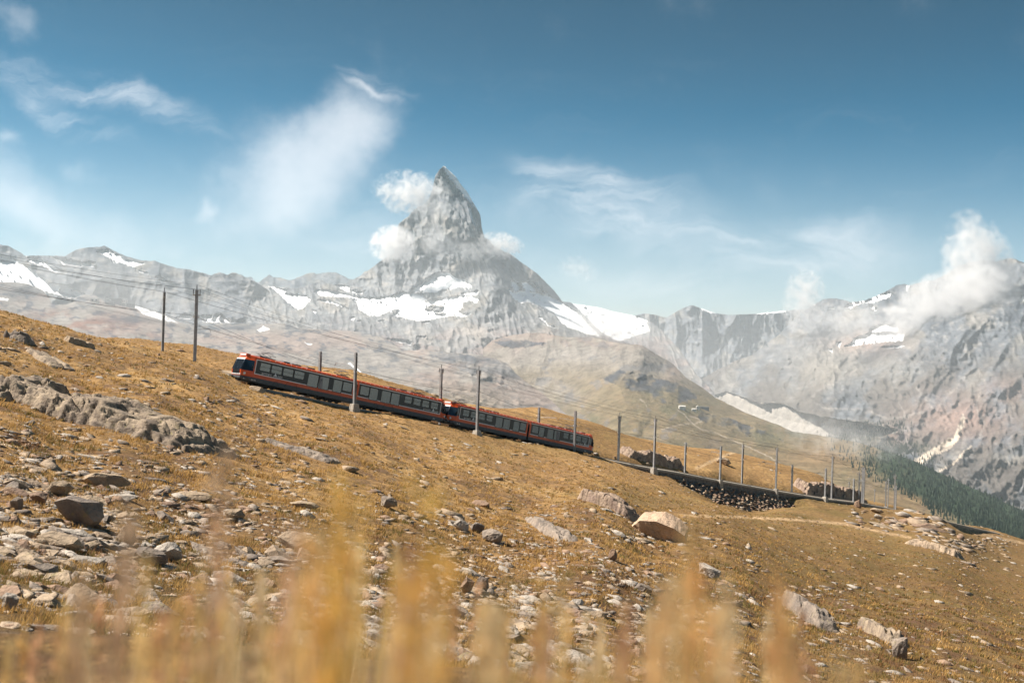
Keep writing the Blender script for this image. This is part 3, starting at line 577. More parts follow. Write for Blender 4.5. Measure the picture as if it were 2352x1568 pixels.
_, E_px, E_py, E_P = relief('mountain_ridge_east', SK_E, [(1560, 960), (1700, 1010), (1900, 1080), (2100, 1150), (2352, 1290), (2800, 1480)], 1560, 2800, 2.1, 210,
       [(1600, 878, 8600), (1730, 814, 8700), (1854, 709, 9000), (2028, 673, 8900), (2200, 612, 8300), (2352, 603, 8000), (2500, 570, 7600), (2800, 600, 7000), (1560, 960, 8200), (1700, 1010, 7200), (1900, 1080, 5900), (2100, 1150, 5000), (2352, 1290, 4200), (2800, 1480, 3400),
        (1640, 905, 8000), (1760, 960, 7000), (1900, 985, 6300), (2050, 1000, 5800), (1880, 820, 7700), (2050, 800, 7300), (2200, 760, 6900), (2352, 800, 6300), (2200, 950, 5700), (2352, 1000, 5100), (2600, 1000, 4600)], e_rel, e_col, 1.8, 600, 8, 0.95)

# --- rocky plateau below the left massif
SK_P = [(-420, 640), (-100, 640), (0, 648), (34, 648), (52, 650), (68, 654), (99, 667), (112, 684), (120, 699), (150, 699), (164, 696), (178, 684), (191, 677), (205, 676), (219, 678), (232, 686), (244, 696), (300, 699), (325, 706), (342, 712), (376, 722), (410, 739), (440, 746), (489, 749), (500, 744), (513, 742), (545, 744), (581, 743), (620, 744), (649, 742), (668, 746), (683, 753), (720, 756), (760, 757), (804, 760), (840, 765), (877, 774), (900, 786), (915, 797), (930, 804), (951, 805), (975, 802), (990, 803), (1015, 806), (1039, 811), (1080, 812), (1108, 816), (1135, 822), (1157, 831), (1172, 842), (1184, 856), (1210, 878), (1250, 906), (1300, 950), (1340, 990)]
CRAG = [cB(p) for p in ()] + [[(985, 808), (1010, 806), (1060, 813), (1108, 818), (1157, 833), (1184, 858), (1200, 870), (1170, 872), (1150, 880), (1120, 876), (1100, 864), (1060, 850), (1020, 832)]]
P_SN = [[(799, 835 - 0), (803, 832), (826, 850), (829, 857), (818, 850)], [(840, 858), (850, 862), (850, 866), (842, 864)], [(300, 700), (330, 706), (376, 722), (410, 742), (370, 735), (330, 722)], [(605, 748), (620, 756), (600, 762), (590, 758)], [(0, 684), (18, 684), (18, 690), (0, 689)], [(700, 786), (716, 790), (714, 793), (702, 789)]]
def p_rel(px, py, X, Z):
    cr = np.zeros(px.shape); jx, jy = jit(px, py, 4, 14, 51)
    crag = inpoly(jx, jy, CRAG[0])
    n = fbm(X / 900, Z / 260, 3, 107)
    b = 60 * ridged(X / 420, Z / 190, 5, 108) + 30 * ridged(X / 120, Z / 60, 4, 109) * sstep(-.2, .3, n)
    return b + np.where(crag, 40 * ridged(X / 110, Z / 420, 4, 110) - 20, 0)
def p_col(px, py, X, Z, r):
    n = fbm(X / 420, Z / 150, 5, 111, .6); n2 = fbm(X / 120, Z / 50, 4, 112, .6); n3 = fbm(X / 60, Z / 24, 4, 113, .65)
    C = np.broadcast_to(SCREE * .95, px.shape + (3,)).copy(); C = mixin(C, PINK * 1.1, sstep(-.2, .4, n) * .45)
    C = mixin(C, ROCKD * 1.05, sstep(.20, .42, n3 + .5 * n2) * sstep(900, 780, py) * .75); C = mixin(C, ROCK * .8, sstep(.3, .5, n2) * .4)
    C = mixin(C, RED * .95, np.clip(soft(px, py, [(215, 745, 110, 16, 1.1), (120, 722, 60, 12, .8), (330, 770, 60, 10, .7), (250, 722, 30, 6, .4)]), 0, 1) * sstep(-.25, .2, n2))
    C = mixin(C, np.array([.2, .18, .12]), soft(px, py, [(1050, 930, 120, 40, .5), (900, 900, 80, 30, .3)]))
    jx, jy = jit(px, py, 4, 14, 51); C = mixin(C, ROCKD * 1.15, inpoly(jx, jy, CRAG[0]) * .45 * sstep(-.4, .1, n2))
    C = mixin(C, ROCKD * .9, soft(px, py, [(545, 752, 60, 7, .8), (50, 670, 60, 18, .7), (300, 735, 50, 8, .6), (190, 686, 30, 8, .6)]))
    return paint(C, px, py, P_SN, SNOW * .95, 1, 1.5, 6, 52)
_, P_px, P_py, P_P = relief('rocky_plateau', SK_P, [(-420, 780), (0, 790), (300, 860), (540, 900), (800, 940), (1100, 1010), (1340, 1050)], -420, 1340, 2.6, 95,
       [(-420, 640, 7200), (0, 648, 7000), (191, 677, 6900), (376, 722, 6700), (581, 743, 6700), (804, 760, 6500), (930, 804, 5700), (1039, 811, 5300), (1157, 831, 5200), (1300, 950, 4300), (-420, 780, 4600), (0, 790, 4600), (300, 860, 4100), (540, 900, 3900), (800, 940, 3700), (1100, 1010, 3500), (1340, 1050, 3400), (120, 700, 6500), (600, 800, 5300), (900, 860, 4700)], p_rel, p_col, 1.2, 400, 9)

# --- grassy shoulder running down to the valley, with the forest on its far flank
SK_S = [(1110, 800), (1130, 782), (1155, 775), (1180, 769), (1210, 765), (1240, 764), (1270, 769), (1302, 774), (1340, 774), (1378, 777), (1403, 784), (1432, 789), (1460, 791), (1475, 793), (1502, 810), (1520, 820), (1544, 834), (1577, 868), (1610, 888), (1643, 913), (1680, 931), (1709, 946), (1750, 962), (1792, 977), (1817, 990), (1875, 998), (1958, 1013), (2016, 1029), (2060, 1043), (2098, 1058), (2144, 1079), (2206, 1108), (2289, 1145), (2352, 1174), (2500, 1240), (2800, 1380)]
S_DK = [[(1380, 868), (1420, 850), (1480, 860), (1560, 880), (1600, 905), (1600, 915), (1560, 925), (1500, 925), (1470, 905)], [(1600, 945), (1680, 960), (1740, 985), (1800, 1010), (1790, 1025), (1740, 1010), (1680, 985), (1610, 965)], [(1430, 870), (1500, 865), (1520, 880), (1440, 885)], [(1130, 785), (1200, 780), (1260, 790), (1180, 800)]]
TRAIL = [[(1555, 940), (1572, 952), (1590, 972), (1610, 985), (1640, 992), (1680, 1010), (1740, 1035), (1790, 1062), (1830, 1090)], [(1583, 955), (1600, 960), (1612, 967), (1590, 974)], [(1590, 972), (1560, 976), (1520, 985)], [(1820, 1100), (1760, 1098), (1720, 1085)], [(1470, 917), (1482, 925), (1486, 935)]]
def s_rel(px, py, X, Z):
    jx, jy = jit(px, py, 4, 14, 61); dk = np.zeros(px.shape)
    for p in S_DK: dk = np.maximum(dk, inpoly(jx, jy, p))
    b = 26 * ridged(X / 260 + .5 * Z / 260, Z / 260, 5, 121) + dk * (26 * ridged(X / 60, Z / 50, 4, 122) - 20)
    up = 1 - sstep(830, 900, py); b = b + up * (34 * ridged(X / 90, Z / 240, 4, 123) + 26 * ridged(X / 600, Z / 60, 3, 124))
    b = b + ridge(px, py, [(1475, 793), (1460, 830), (1420, 880), (1440, 940)], 130, 120, 60) + ridge(px, py, [(1600, 1000), (1500, 960), (1380, 950)], 60, 40, 40)
    return b
def s_col(px, py, X, Z, r):
    n = fbm(X / 330 + .4 * Z / 330, Z / 200, 5, 131, .6); n2 = fbm(X / 80 + .3 * Z / 80, Z / 50, 4, 132, .6); up = 1 - sstep(820, 900, py + (px - 1400) * -.10)
    C = np.broadcast_to(TURF, px.shape + (3,)).copy(); C = mixin(C, TURFD * 1.15, sstep(-.1, .4, n) * .7); C = mixin(C, OCH, sstep(.0, .4, n2) * .45)
    C = mixin(C, SCREE * .9, up * .8); C = mixin(C, PINK, up * sstep(-.2, .3, n) * .5); C = mixin(C, RED, up * sstep(.0, .4, n2) * .4 * (py < 812)); C = mixin(C, SCREE * 1.05, soft(px, py, [(1320, 812, 90, 16, .9), (1200, 830, 70, 30, .7), (1250, 900, 90, 40, .75), (1230, 960, 90, 30, .5)]) * (.6 + sstep(-.2, .2, n2) * .4))
    C = mixin(C, ROCK * .9, sstep(.22, .45, n2) * (.3 + .4 * (px < 1560)) * .7)
    jx, jy = jit(px, py, 4, 14, 61)
    for p in S_DK: C = mixin(C, ROCKD * .8, inpoly(jx, jy, p) * sstep(-.25, .2, n2) * .8)
    C = mixin(C, OCH * 1.05, soft(px, py, [(1900, 1050, 170, 34, .75), (1750, 1040, 90, 20, .4), (2100, 1150, 160, 30, .6)]))
    jx, jy = jit(px, py, 2, 12, 62)
    for l in TRAIL:
        d, _, _ = seg_dist(jx, jy, l); C = mixin(C, SAND * .85, (1 - sstep(.4, 1.7, d)) * .6)
    d, s, _ = seg_dist(px, py, [(1960, 1060), (2050, 1110), (2200, 1190), (2352, 1250)])
    C = mixin(C, FOREST * 1.6, sstep(-6, 10, -(d * s) ) * sstep(1930, 2050, px) * sstep(-.5, 0, n2 + (px - 2000) / 300))
    return C
_, S_px, S_py, S_P = relief('grass_shoulder', SK_S, [(1110, 1000), (1378, 1060), (1650, 1110), (1900, 1180), (2100, 1240), (2352, 1310), (2800, 1520)], 1110, 2800, 2.4, 150,
       [(1130, 782, 6000), (1240, 764, 6000), (1378, 777, 5700), (1475, 793, 5500), (1643, 913, 4900), (1792, 977, 4500), (1875, 998, 4350), (2016, 1029, 4100), (2144, 1079, 3850), (2352, 1174, 3500), (2800, 1380, 3100), (1110, 1000, 4200), (1378, 1060, 3500), (1650, 1110, 3000), (1900, 1180, 2500), (2100, 1240, 2200), (2352, 1310, 2000), (2800, 1520, 1700), (1300, 900, 4900), (1420, 940, 4350), (1560, 950, 4200), (1700, 1030, 3800)], s_rel, s_col, 1.0, 500, 12)
# ------------------------------------------------------------------ haze: one box of thin even air round everything
zlo = min(float((o.matrix_world @ Vector(c)).z) for o in col.objects if o.type == 'MESH' for c in o.bound_box)
zhi = max(float((o.matrix_world @ Vector(c)).z) for o in col.objects if o.type == 'MESH' for c in o.bound_box)
HX, HY0, HY1 = 11000.0, -1500.0, 14500.0
def box_verts(x0, x1, y0, y1, z0, z1): return [(x0, y0, z0), (x1, y0, z0), (x1, y1, z0), (x0, y1, z0), (x0, y0, z1), (x1, y0, z1), (x1, y1, z1), (x0, y1, z1)]
BOXF = [(0, 3, 2, 1), (4, 5, 6, 7), (0, 1, 5, 4), (1, 2, 6, 5), (2, 3, 7, 6), (3, 0, 4, 7)]
m_h = bpy.data.materials.new('haze_air'); m_h.use_nodes = True; t = m_h.node_tree; t.nodes.clear()
pv = nd(t, 'ShaderNodeVolumePrincipled'); pv.inputs['Color'].default_value = (0.66, 0.88, 1.0, 1); pv.inputs['Density'].default_value = 2.2e-5; pv.inputs['Anisotropy'].default_value = 0.25
ou = nd(t, 'ShaderNodeOutputMaterial'); lk(t, pv.outputs[0], ou.inputs['Volume'])
haze = mesh_from('haze', box_verts(-HX, HX, HY0, HY1, zlo - 2, zhi + 40), BOXF, m_h); tag(haze, kind='stuff')

# ------------------------------------------------------------------ clouds clinging to the mountains
def ico(sub=2):
    import bmesh
    bm = bmesh.new(); bmesh.ops.create_icosphere(bm, subdivisions=sub, radius=1.0); V = np.array([v.co[:] for v in bm.verts]); F = [tuple(v.index for v in f.verts) for f in bm.faces]; bm.free(); return V, F
IV, IF = ico(2)
def cloud(px, py, D, rx, ry, depth, dens, label, rot=0, seed=0, cover=0.0, scale=2.2, group=None):
    """a body of vapour: centre seen at (px, py), half sizes in pixels at its distance, true thickness in metres"""
    c = cam_point(px, py, D); k = D / FPX; a, b = rx * k, ry * k
    m = bpy.data.materials.new('cloud_vapour'); m.use_nodes = True; t = m.node_tree; t.nodes.clear()
    tc = nd(t, 'ShaderNodeTexCoord'); g = tc.outputs['Object']
    off = nd(t, 'ShaderNodeVectorMath', operation='ADD'); lk(t, g, off.inputs[0]); off.inputs[1].default_value = (seed * 3.7, seed * 1.9, seed * 5.3)
    asp = nd(t, 'ShaderNodeVectorMath', operation='MULTIPLY'); lk(t, off.outputs[0], asp.inputs[0]); asp.inputs[1].default_value = (a / b if a > b else 1, 1.0, 1.0 if a > b else b / a)
    n = noise(t, asp.outputs[0], scale * 1.25, 8, 0.66, .6)
    ln = nd(t, 'ShaderNodeVectorMath', operation='LENGTH'); lk(t, g, ln.inputs[0])
    e = mth(t, 'SUBTRACT', 1.0, ln.outputs['Value'])
    v = mth(t, 'ADD', mth(t, 'MULTIPLY', e, 1.05), mth(t, 'MULTIPLY', mth(t, 'SUBTRACT', n, 0.5 - cover), 5.2))
    d = mth(t, 'MULTIPLY', smooth(t, v, 0.15, 1.10), smooth(t, e, 0.0, 0.22))
    p = nd(t, 'ShaderNodeVolumePrincipled'); p.inputs['Color'].default_value = (0.90, 0.89, 0.89, 1); lk(t, mth(t, 'MULTIPLY', d, dens), p.inputs['Density']); p.inputs['Anisotropy'].default_value = 0.1
    o_ = nd(t, 'ShaderNodeOutputMaterial'); lk(t, p.outputs[0], o_.inputs['Volume'])
    o = mesh_from('cloud', IV, IF, m); o.location = c; o.scale = (a, depth, b); o.rotation_euler = (0, math.radians(rot), 0)
    tag(o, label, 'cloud', group); return o
cloud(948, 447, 8650, 108, 62, 180, .017, 'bright torn cloud clinging to the upper left flank of the great peak', 8, 1)
cloud(903, 562, 8600, 64, 50, 190, .020, 'round white cloud against the lower left edge of the great peak', 0, 2, .03)
cloud(1000, 552, 8450, 46, 44, 110, .007, 'small ragged cloud before the middle of the great peak', 3, 3, .02)
cloud(1078, 578, 8450, 70, 30, 110, .006, 'thin ragged cloud before the right flank of the great peak', 5, 14, .02)
cloud(1146, 564, 8700, 66, 36, 130, .014, 'small puff of cloud off the right edge of the great peak', 4, 7, .03)
cloud(1005, 505, 8950, 45, 60, 110, .006, 'thin veil of vapour hanging over the face of the great peak', -10, 4)
cloud(2250, 615, 7400, 88, 150, 260, .010, 'tall towering cloud with a round head above the eastern ridge', -20, 5, .03)
cloud(2190, 700, 7200, 185, 95, 300, .008, 'broad white cloud lying across the eastern ridge', -20, 6, .05)
cloud(1848, 690, 8100, 58, 98, 190, .009, 'slender wisp of cloud rising where the two ridges meet', 6, 8, .0)
cloud(1960, 740, 7200, 150, 62, 240, .0045, 'loose thin cloud drifting along the foot of the eastern ridge', 0, 9, .0)
cloud(1400, 755, 8300, 120, 40, 200, .005, 'pale mist over the snowfield right of the great peak', 15, 10, .05)
cloud(1330, 618, 9600, 60, 36, 150, .003, 'faint lone cloud in the sky right of the great peak', 10, 11, .0)
cloud(250, 665, 6300, 300, 85, 260, .0006, 'thin mist drifting before the western ridge', 20, 12, .1, 1.5)
cloud(1930, 1010, 3700, 190, 60, 160, .0028, 'thin mist hanging low over the grassy shoulder', 12, 13, .0, 1.8)

# mist filling the basin below the peaks, fading out at its edge
def mist(loc, size, dens, color):
    m = bpy.data.materials.new('valley_mist'); m.use_nodes = True; t = m.node_tree; t.nodes.clear()
    tc = nd(t, 'ShaderNodeTexCoord'); ln = nd(t, 'ShaderNodeVectorMath', operation='LENGTH'); lk(t, tc.outputs['Object'], ln.inputs[0])
    n = noise(t, tc.outputs['Object'], 3.0, 3, .5)
    d = mth(t, 'MULTIPLY', smooth(t, ln.outputs['Value'], 1.0, 0.25), mth(t, 'ADD', 0.35, mth(t, 'MULTIPLY', n, 1.3)))
    p = nd(t, 'ShaderNodeVolumePrincipled'); p.inputs['Color'].default_value = color; lk(t, mth(t, 'MULTIPLY', d, dens), p.inputs['Density'])
    o_ = nd(t, 'ShaderNodeOutputMaterial'); lk(t, p.outputs[0], o_.inputs['Volume'])
    o = mesh_from('mist', IV, IF, m); o.location = loc; o.scale = size; tag(o, kind='stuff')
mist((0, 6400, -480), (9500, 4700, 1650), 0.80e-4, (1.0, 0.97, 0.97, 1))
# ------------------------------------------------------------------ materials of the railway
M_red = mat('orange_red_paint', (0.66, 0.088, 0.012), 0.38, 0, .18, 2.0)
M_white = mat('white_paint', (0.78, 0.78, 0.78), 0.5); M_black = mat('black_band_paint', (0.016, 0.018, 0.022), 0.35)
M_grey = mat('grey_skirt_paint', (0.085, 0.088, 0.095), 0.6, 0, .3, 3); M_dark = mat('dark_underframe', (0.02, 0.019, 0.018), 0.8)
M_steel = mat('galvanised_steel', (0.36, 0.36, 0.365), 0.5, 0.25, .3, 2.5); M_roofgear = mat('roof_equipment', (0.14, 0.14, 0.15), 0.6, .2)
M_conc = mat('pale_concrete', (0.42, 0.37, 0.31), 0.9, 0, .3, 4, .3); M_insul = mat('dark_insulator', (0.03, 0.022, 0.02), 0.35)
M_seat = mat('seat_cloth', (0.10, 0.04, 0.04), .9); M_lamp = mat('lamp_glass', (.75, .75, .72), .2); M_floor = mat('cabin_lining', (0.30, 0.29, 0.28), .8)
M_orange = mat('orange_sheet', (0.8, 0.22, 0.02), .7)
def glass(name, tint, mixf, refl=.22):
    m = bpy.data.materials.new(name); m.use_nodes = True; t = m.node_tree; t.nodes.clear()
    g = nd(t, 'ShaderNodeBsdfGlossy'); g.inputs['Color'].default_value = (0.9, 0.95, 1, 1); g.inputs['Roughness'].default_value = 0.06
    d = nd(t, 'ShaderNodeBsdfDiffuse'); d.inputs['Color'].default_value = (*tint, 1)
    tr = nd(t, 'ShaderNodeBsdfTransparent'); tr.inputs['Color'].default_value = (.60, .67, .76, 1)
    a = nd(t, 'ShaderNodeMixShader'); a.inputs[0].default_value = refl; lk(t, d.outputs[0], a.inputs[1]); lk(t, g.outputs[0], a.inputs[2])
    b = nd(t, 'ShaderNodeMixShader'); b.inputs[0].default_value = mixf; lk(t, a.outputs[0], b.inputs[1]); lk(t, tr.outputs[0], b.inputs[2])
    o = nd(t, 'ShaderNodeOutputMaterial'); lk(t, b.outputs[0], o.inputs[0]); return m
M_glass = glass('window_glass', (.035, .045, .062), .40, .24); M_glassd = glass('cab_glass', (.02, .024, .03), .35, .08)

class MB:
    """collects simple solids into one mesh"""
    def __init__(s): s.V = []; s.F = []
    def add(s, V, F):
        n = len(s.V); s.V += [tuple(v) for v in V]; s.F += [tuple(i + n for i in f) for f in F]; return s
    def box(s, x0, x1, y0, y1, z0, z1): return s.add(box_verts(x0, x1, y0, y1, z0, z1), BOXF)
    def tube(s, a, b, r, n=6, r2=None):
        a = Vector(a); b = Vector(b); d = (b - a).normalized(); u = d.orthogonal().normalized(); w = d.cross(u); r2 = r if r2 is None else r2
        V = [a + (u * math.cos(2 * math.pi * i / n) + w * math.sin(2 * math.pi * i / n)) * r for i in range(n)] + [b + (u * math.cos(2 * math.pi * i / n) + w * math.sin(2 * math.pi * i / n)) * r2 for i in range(n)]
        return s.add(V, [(i, (i + 1) % n, n + (i + 1) % n, n + i) for i in range(n)] + [tuple(range(n))[::-1], tuple(range(n, 2 * n))])
    def prism(s, pts, y0, y1, plane='xz'):
        n = len(pts); V = [(x, y0, z) for x, z in pts] + [(x, y1, z) for x, z in pts]
        return s.add(V, [(i, (i + 1) % n, n + (i + 1) % n, n + i) for i in range(n)] + [tuple(range(n))[::-1], tuple(range(n, 2 * n))])
    def build(s, name, m, parent=None, smooth_shade=False): return mesh_from(name, np.array(s.V), s.F, m, None, smooth_shade, parent)

# ------------------------------------------------------------------ the train: four carriages in two coupled sets
# local frame of a carriage: x down the line, y away from the hillside we stand on, z up; rail top at z = 0
Lq = np.linalg.norm(A2 - A1)
def s_of(px):
    """distance along the near side of the train at which picture column px is crossed"""
    lo, hi = -40.0, Lq + 40
    for _ in range(50):
        m = (lo + hi) / 2; x, _y = pix(A1 + TD * m)
        if x < px: lo = m
        else: hi = m
    return (lo + hi) / 2
TB, BB = 2.80, 1.36      # top and foot of the framed dark band
Z_SK, Z_RED = SKIRT, 0.90
W = HALF
def rounded(x0, x1, z0, z1, r=.1, n=3):
    pts = []
    for cx, cz, a0 in ((x1 - r, z1 - r, 0), (x0 + r, z1 - r, 90), (x0 + r, z0 + r, 180), (x1 - r, z0 + r, 270)):
        for k in range(n + 1):
            a = math.radians(a0 + 90 * k / n); pts.append((cx + r * math.cos(a), cz + r * math.sin(a)))
    return pts
def frame_ring(b, x0, x1, z0, z1, t, y0, y1, r=.1):
    o = rounded(x0, x1, z0, z1, r); i = rounded(x0 + t, x1 - t, z0 + t, z1 - t, max(r - t, .02)); n = len(o)
    V = [(x, y0, z) for x, z in o] + [(x, y0, z) for x, z in i] + [(x, y1, z) for x, z in o] + [(x, y1, z) for x, z in i]
    F = []
    for k in range(n):
        j = (k + 1) % n
        F += [(k, j, n + j, n + k), (2 * n + k, 3 * n + k, 3 * n + j, 2 * n + j), (k, 2 * n + k, 2 * n + j, j), (n + k, n + j, 3 * n + j, 3 * n + k)]
    b.add(V, F)
def text_part(s, x, z, size, root, name='lettering', align='LEFT', material=None):
    cu = bpy.data.curves.new(name, 'FONT'); cu.body = s; cu.size = size; cu.extrude = 0.004; cu.align_x = align; cu.materials.append(material or M_white)
    t_o = bpy.data.objects.new(name + '_curve', cu); me = bpy.data.meshes.new_from_object(t_o); bpy.data.objects.remove(t_o); bpy.data.curves.remove(cu)
    if not me.materials: me.materials.append(material or M_white)
    o = bpy.data.objects.new(name, me); col.objects.link(o); o.parent = root; o.location = (x, -W - 0.022, z); o.rotation_euler = (math.radians(90), 0, 0); return o
def carriage(px0, px1, cab, wins, frame_px, label, panto, gear, number, logo_px):
    s0 = s_of(px0); s1 = s_of(px1); L = s1 - s0
    root = empty('railway_carriage', tuple(C1 + TD * s0), label, 'train carriage', 'carriages of the red train')
    M = Matrix(((TD[0], AWAY[0], TZ[0], 0), (TD[1], AWAY[1], TZ[1], 0), (TD[2], AWAY[2], TZ[2], 0), (0, 0, 0, 1))); root.rotation_euler = M.to_euler()
    cx = lambda px: s_of(px) - s0
    # body sides: real openings for the windows
    f0, f1 = cx(frame_px[0]), cx(frame_px[1])
    W_ = []
    for a, b, kind in wins:
        z0, z1 = {'s': (TB - 1.02, TB - .14), 'm': (TB - 1.22, TB - .14), 't': (BB - .14, TB - .12)}[kind]
        W_.append((cx(a), cx(b), z0, z1, kind))
    xs = sorted({0.0, L, *[w[0] for w in W_], *[w[1] for w in W_]})
    for y0, y1 in ((-W, -W + .05), (W - .05, W)):
        side = MB()
        for a, b in zip(xs[:-1], xs[1:]):
            wi = [w for w in W_ if w[0] <= a + 1e-6 and w[1] >= b - 1e-6]
            if wi: side.box(a, b, y0, y1, Z_RED, wi[0][2]); side.box(a, b, y0, y1, wi[0][3], 2.86)
            else: side.box(a, b, y0, y1, Z_RED, 2.86)
        side.build('side_wall', M_red, root)
    MB().box(0, L, -W - .004, W + .004, Z_SK, Z_RED).build('skirt', M_grey, root)
    MB().box(.06, L - .06, -W + .06, W - .06, 1.0, 1.06).build('floor', M_floor, root)
    # dark band plates between the windows, proud of the body
    bx = sorted({f0 + .02, f1 - .02, *[w[0] for w in W_], *[w[1] for w in W_]}); bx = [x for x in bx if f0 + .01 < x < f1 - .01]
    for sgn in (-1, 1):
        band = MB(); ya, yb = (-W - .012, -W + .001) if sgn < 0 else (W - .001, W + .012)
        for a, b in zip(bx[:-1], bx[1:]):
            wi = [w for w in W_ if w[0] <= a + 1e-6 and w[1] >= b - 1e-6]
            if wi:
                if wi[0][2] > BB + .05: band.box(a, b, ya, yb, BB, wi[0][2])
                band.box(a, b, ya, yb, wi[0][3], TB)
            else: band.box(a, b, ya, yb, BB, TB)
        band.build('window_band', M_black, root)
    t_ = .085
    for sgn in (-1, 1):
        st = MB()
        ya, yb = (-W - .020, -W + .002) if sgn < 0 else (W - .002, W + .020)
        st.box(f0 - t_, f1 + t_, ya, yb, TB, TB + t_)
        tall = sorted([(w[0] - .03, w[1] + .03) for w in W_ if w[4] == 't']); x = f0 - t_
        for a, b in tall + [(f1 + t_, None)]:
            if a > x + .02: st.box(x, a, ya, yb, BB - t_, BB)
            x = b
        if cab == 'L': st.box(f0 - t_, f0, ya, yb, BB, TB)
        if cab == 'R': st.box(f1, f1 + t_, ya, yb, BB, TB)
        st.build('white_frame', M_white, root)
    for a, b, z0, z1, kind in W_:
        for sgn in (-1, 1):
            y = -W + .012 if sgn < 0 else W - .012
            p = MB().prism(rounded(a, b, z0, z1, .12), y - .008, y + .008).build('window', M_glass, root)
            fr = MB(); yo = (-W - .016, -W + .03) if sgn < 0 else (W - .03, W + .016)
            frame_ring(fr, a - .01, b + .01, z0 - .01, z1 + .01, .045, *yo, r=.13)
            if kind == 's': zz = z0 + (z1 - z0) * .50; fr.box(a + .03, b - .03, yo[0] + .004, yo[1], zz - .02, zz + .02)
            fr.build('window_frame', M_dark, p)
    # roof: barrel with a flat crown
    prof = [(-W - .01, 2.86), (-W - .01, 2.93), (-W + .06, 3.05), (-W + .22, 3.16), (-W + .5, 3.235), (0, 3.27), (W - .5, 3.235), (W - .22, 3.16), (W - .06, 3.05), (W + .01, 2.93), (W + .01, 2.86)]
    n = len(prof); V = [(0, y, z) for y, z in prof] + [(L, y, z) for y, z in prof]
    r = mesh_from('roof', V, [(i, i + 1, n + i + 1, n + i) for i in range(n - 1)] + [tuple(range(n))[::-1], tuple(range(n, 2 * n)), (0, n, 2 * n - 1, n - 1)], M_red, None, False, root)
    x = .5; fit = None
    while x < L - .4:
        if fit is None: fit = MB().box(0, .05, -W + .07, -W + .11, 3.06, 3.12).build('roof_fitting', M_white, root); fo = fit
        else: fo = fit.copy(); col.objects.link(fo)
        fo.location.x = x; x += .72
    # end walls and gangway
    for x in (0, L):
        if (cab == 'L' and x == 0) or (cab == 'R' and x == L): continue
        MB().box(x - (.05 if x else -.0), x + (.0 if x else .05), -W + .06, W - .06, .5, 3.1).build('end_wall', M_dark, root)
        MB().box(min(x, x + (.35 if x else -.35)), max(x, x + (.35 if x else -.35)), -.65, .65, .9, 2.9).build('gangway_bellows', M_dark, root)
    # seats seen through the glass
    k = 0; x = 1.4
    while x < L - 1.2:
        near = [w for w in W_ if w[0] < x + .3 and w[1] > x]
        if near and near[0][4] == 's':
            MB().box(x, x + .12, -.95, .95, 1.06, 2.12).box(x + .12, x + .55, -.95, .95, 1.06, 1.5).build('seat', M_seat, root)
        x += 1.05
    # running gear
    for cxm in (2.4, L - 2.6):
        bg_ = MB().box(cxm - 1.3, cxm + 1.3, -.95, .95, .18, .40)
        bogie = bg_.build('bogie', M_dark, root)
        for wx in (-.85, .85):
            for wy in (-.62, .62): MB().tube((cxm + wx, wy - .06, .36), (cxm + wx, wy + .06, .36), .36, 16).build('wheel', M_dark, bogie)
    for a, b in ((L * .32, L * .40), (L * .55, L * .66)): MB().box(a, b, -1.0, 1.0, .22, .40).build('underframe_box', M_dark, root)
    # access panels on the skirt
    for a, wdt, h in ((L * .19, .9, .5), (L * .30, 1.9, .62)):
        hp = MB(); xa = a; z0 = Z_SK + .04; y0, y1 = -W - .012, -W
        hp.prism([(xa, z0), (xa + .03, z0), (xa + .33, z0 + h - .03), (xa + wdt - .33, z0 + h - .03), (xa + wdt - .03, z0), (xa + wdt, z0), (xa + wdt - .31, z0 + h), (xa + .31, z0 + h)], y0, y1).build('access_panel', M_dark, root)
    for a, b, h in gear:
        xa, xb = cx(a), cx(b); MB().box(xa, xb, -.75, .75, 3.24, 3.27 + h).build('roof_box', M_roofgear, root)
    for p in panto:
        xa = cx(p); pm = MB()
        pm.box(xa - .9, xa + .9, -.55, .55, 3.30, 3.36)
        knee = []
        for sy in (-.5, .5):
            pm.tube((xa - .8, sy, 3.36), (xa - 1.1, sy, 3.36), .03)
            for d in (-1, 1):
                pm.tube((xa - d * .55, sy, 3.36), (xa + d * .95, sy * .8, 3.62), .022); pm.tube((xa + d * .95, sy * .8, 3.62), (xa + d * .16, sy * .9, 3.92), .018)
                pm.tube((xa - d * .35, sy * .6, 3.36), (xa + d * .75, sy * .5, 3.60), .016); pm.tube((xa + d * .75, sy * .5, 3.60), (xa + d * .1, sy * .5, 3.9), .016)
        for d in (-.22, .22): pm.tube((xa + d, -.85, 3.95), (xa + d, .85, 3.95), .03)
        for d in (-1, 1): pm.tube((xa + d * .95, -.4, 3.62), (xa + d * .95, .4, 3.62), .018)
        pm.build('pantograph', M_roofgear, root)
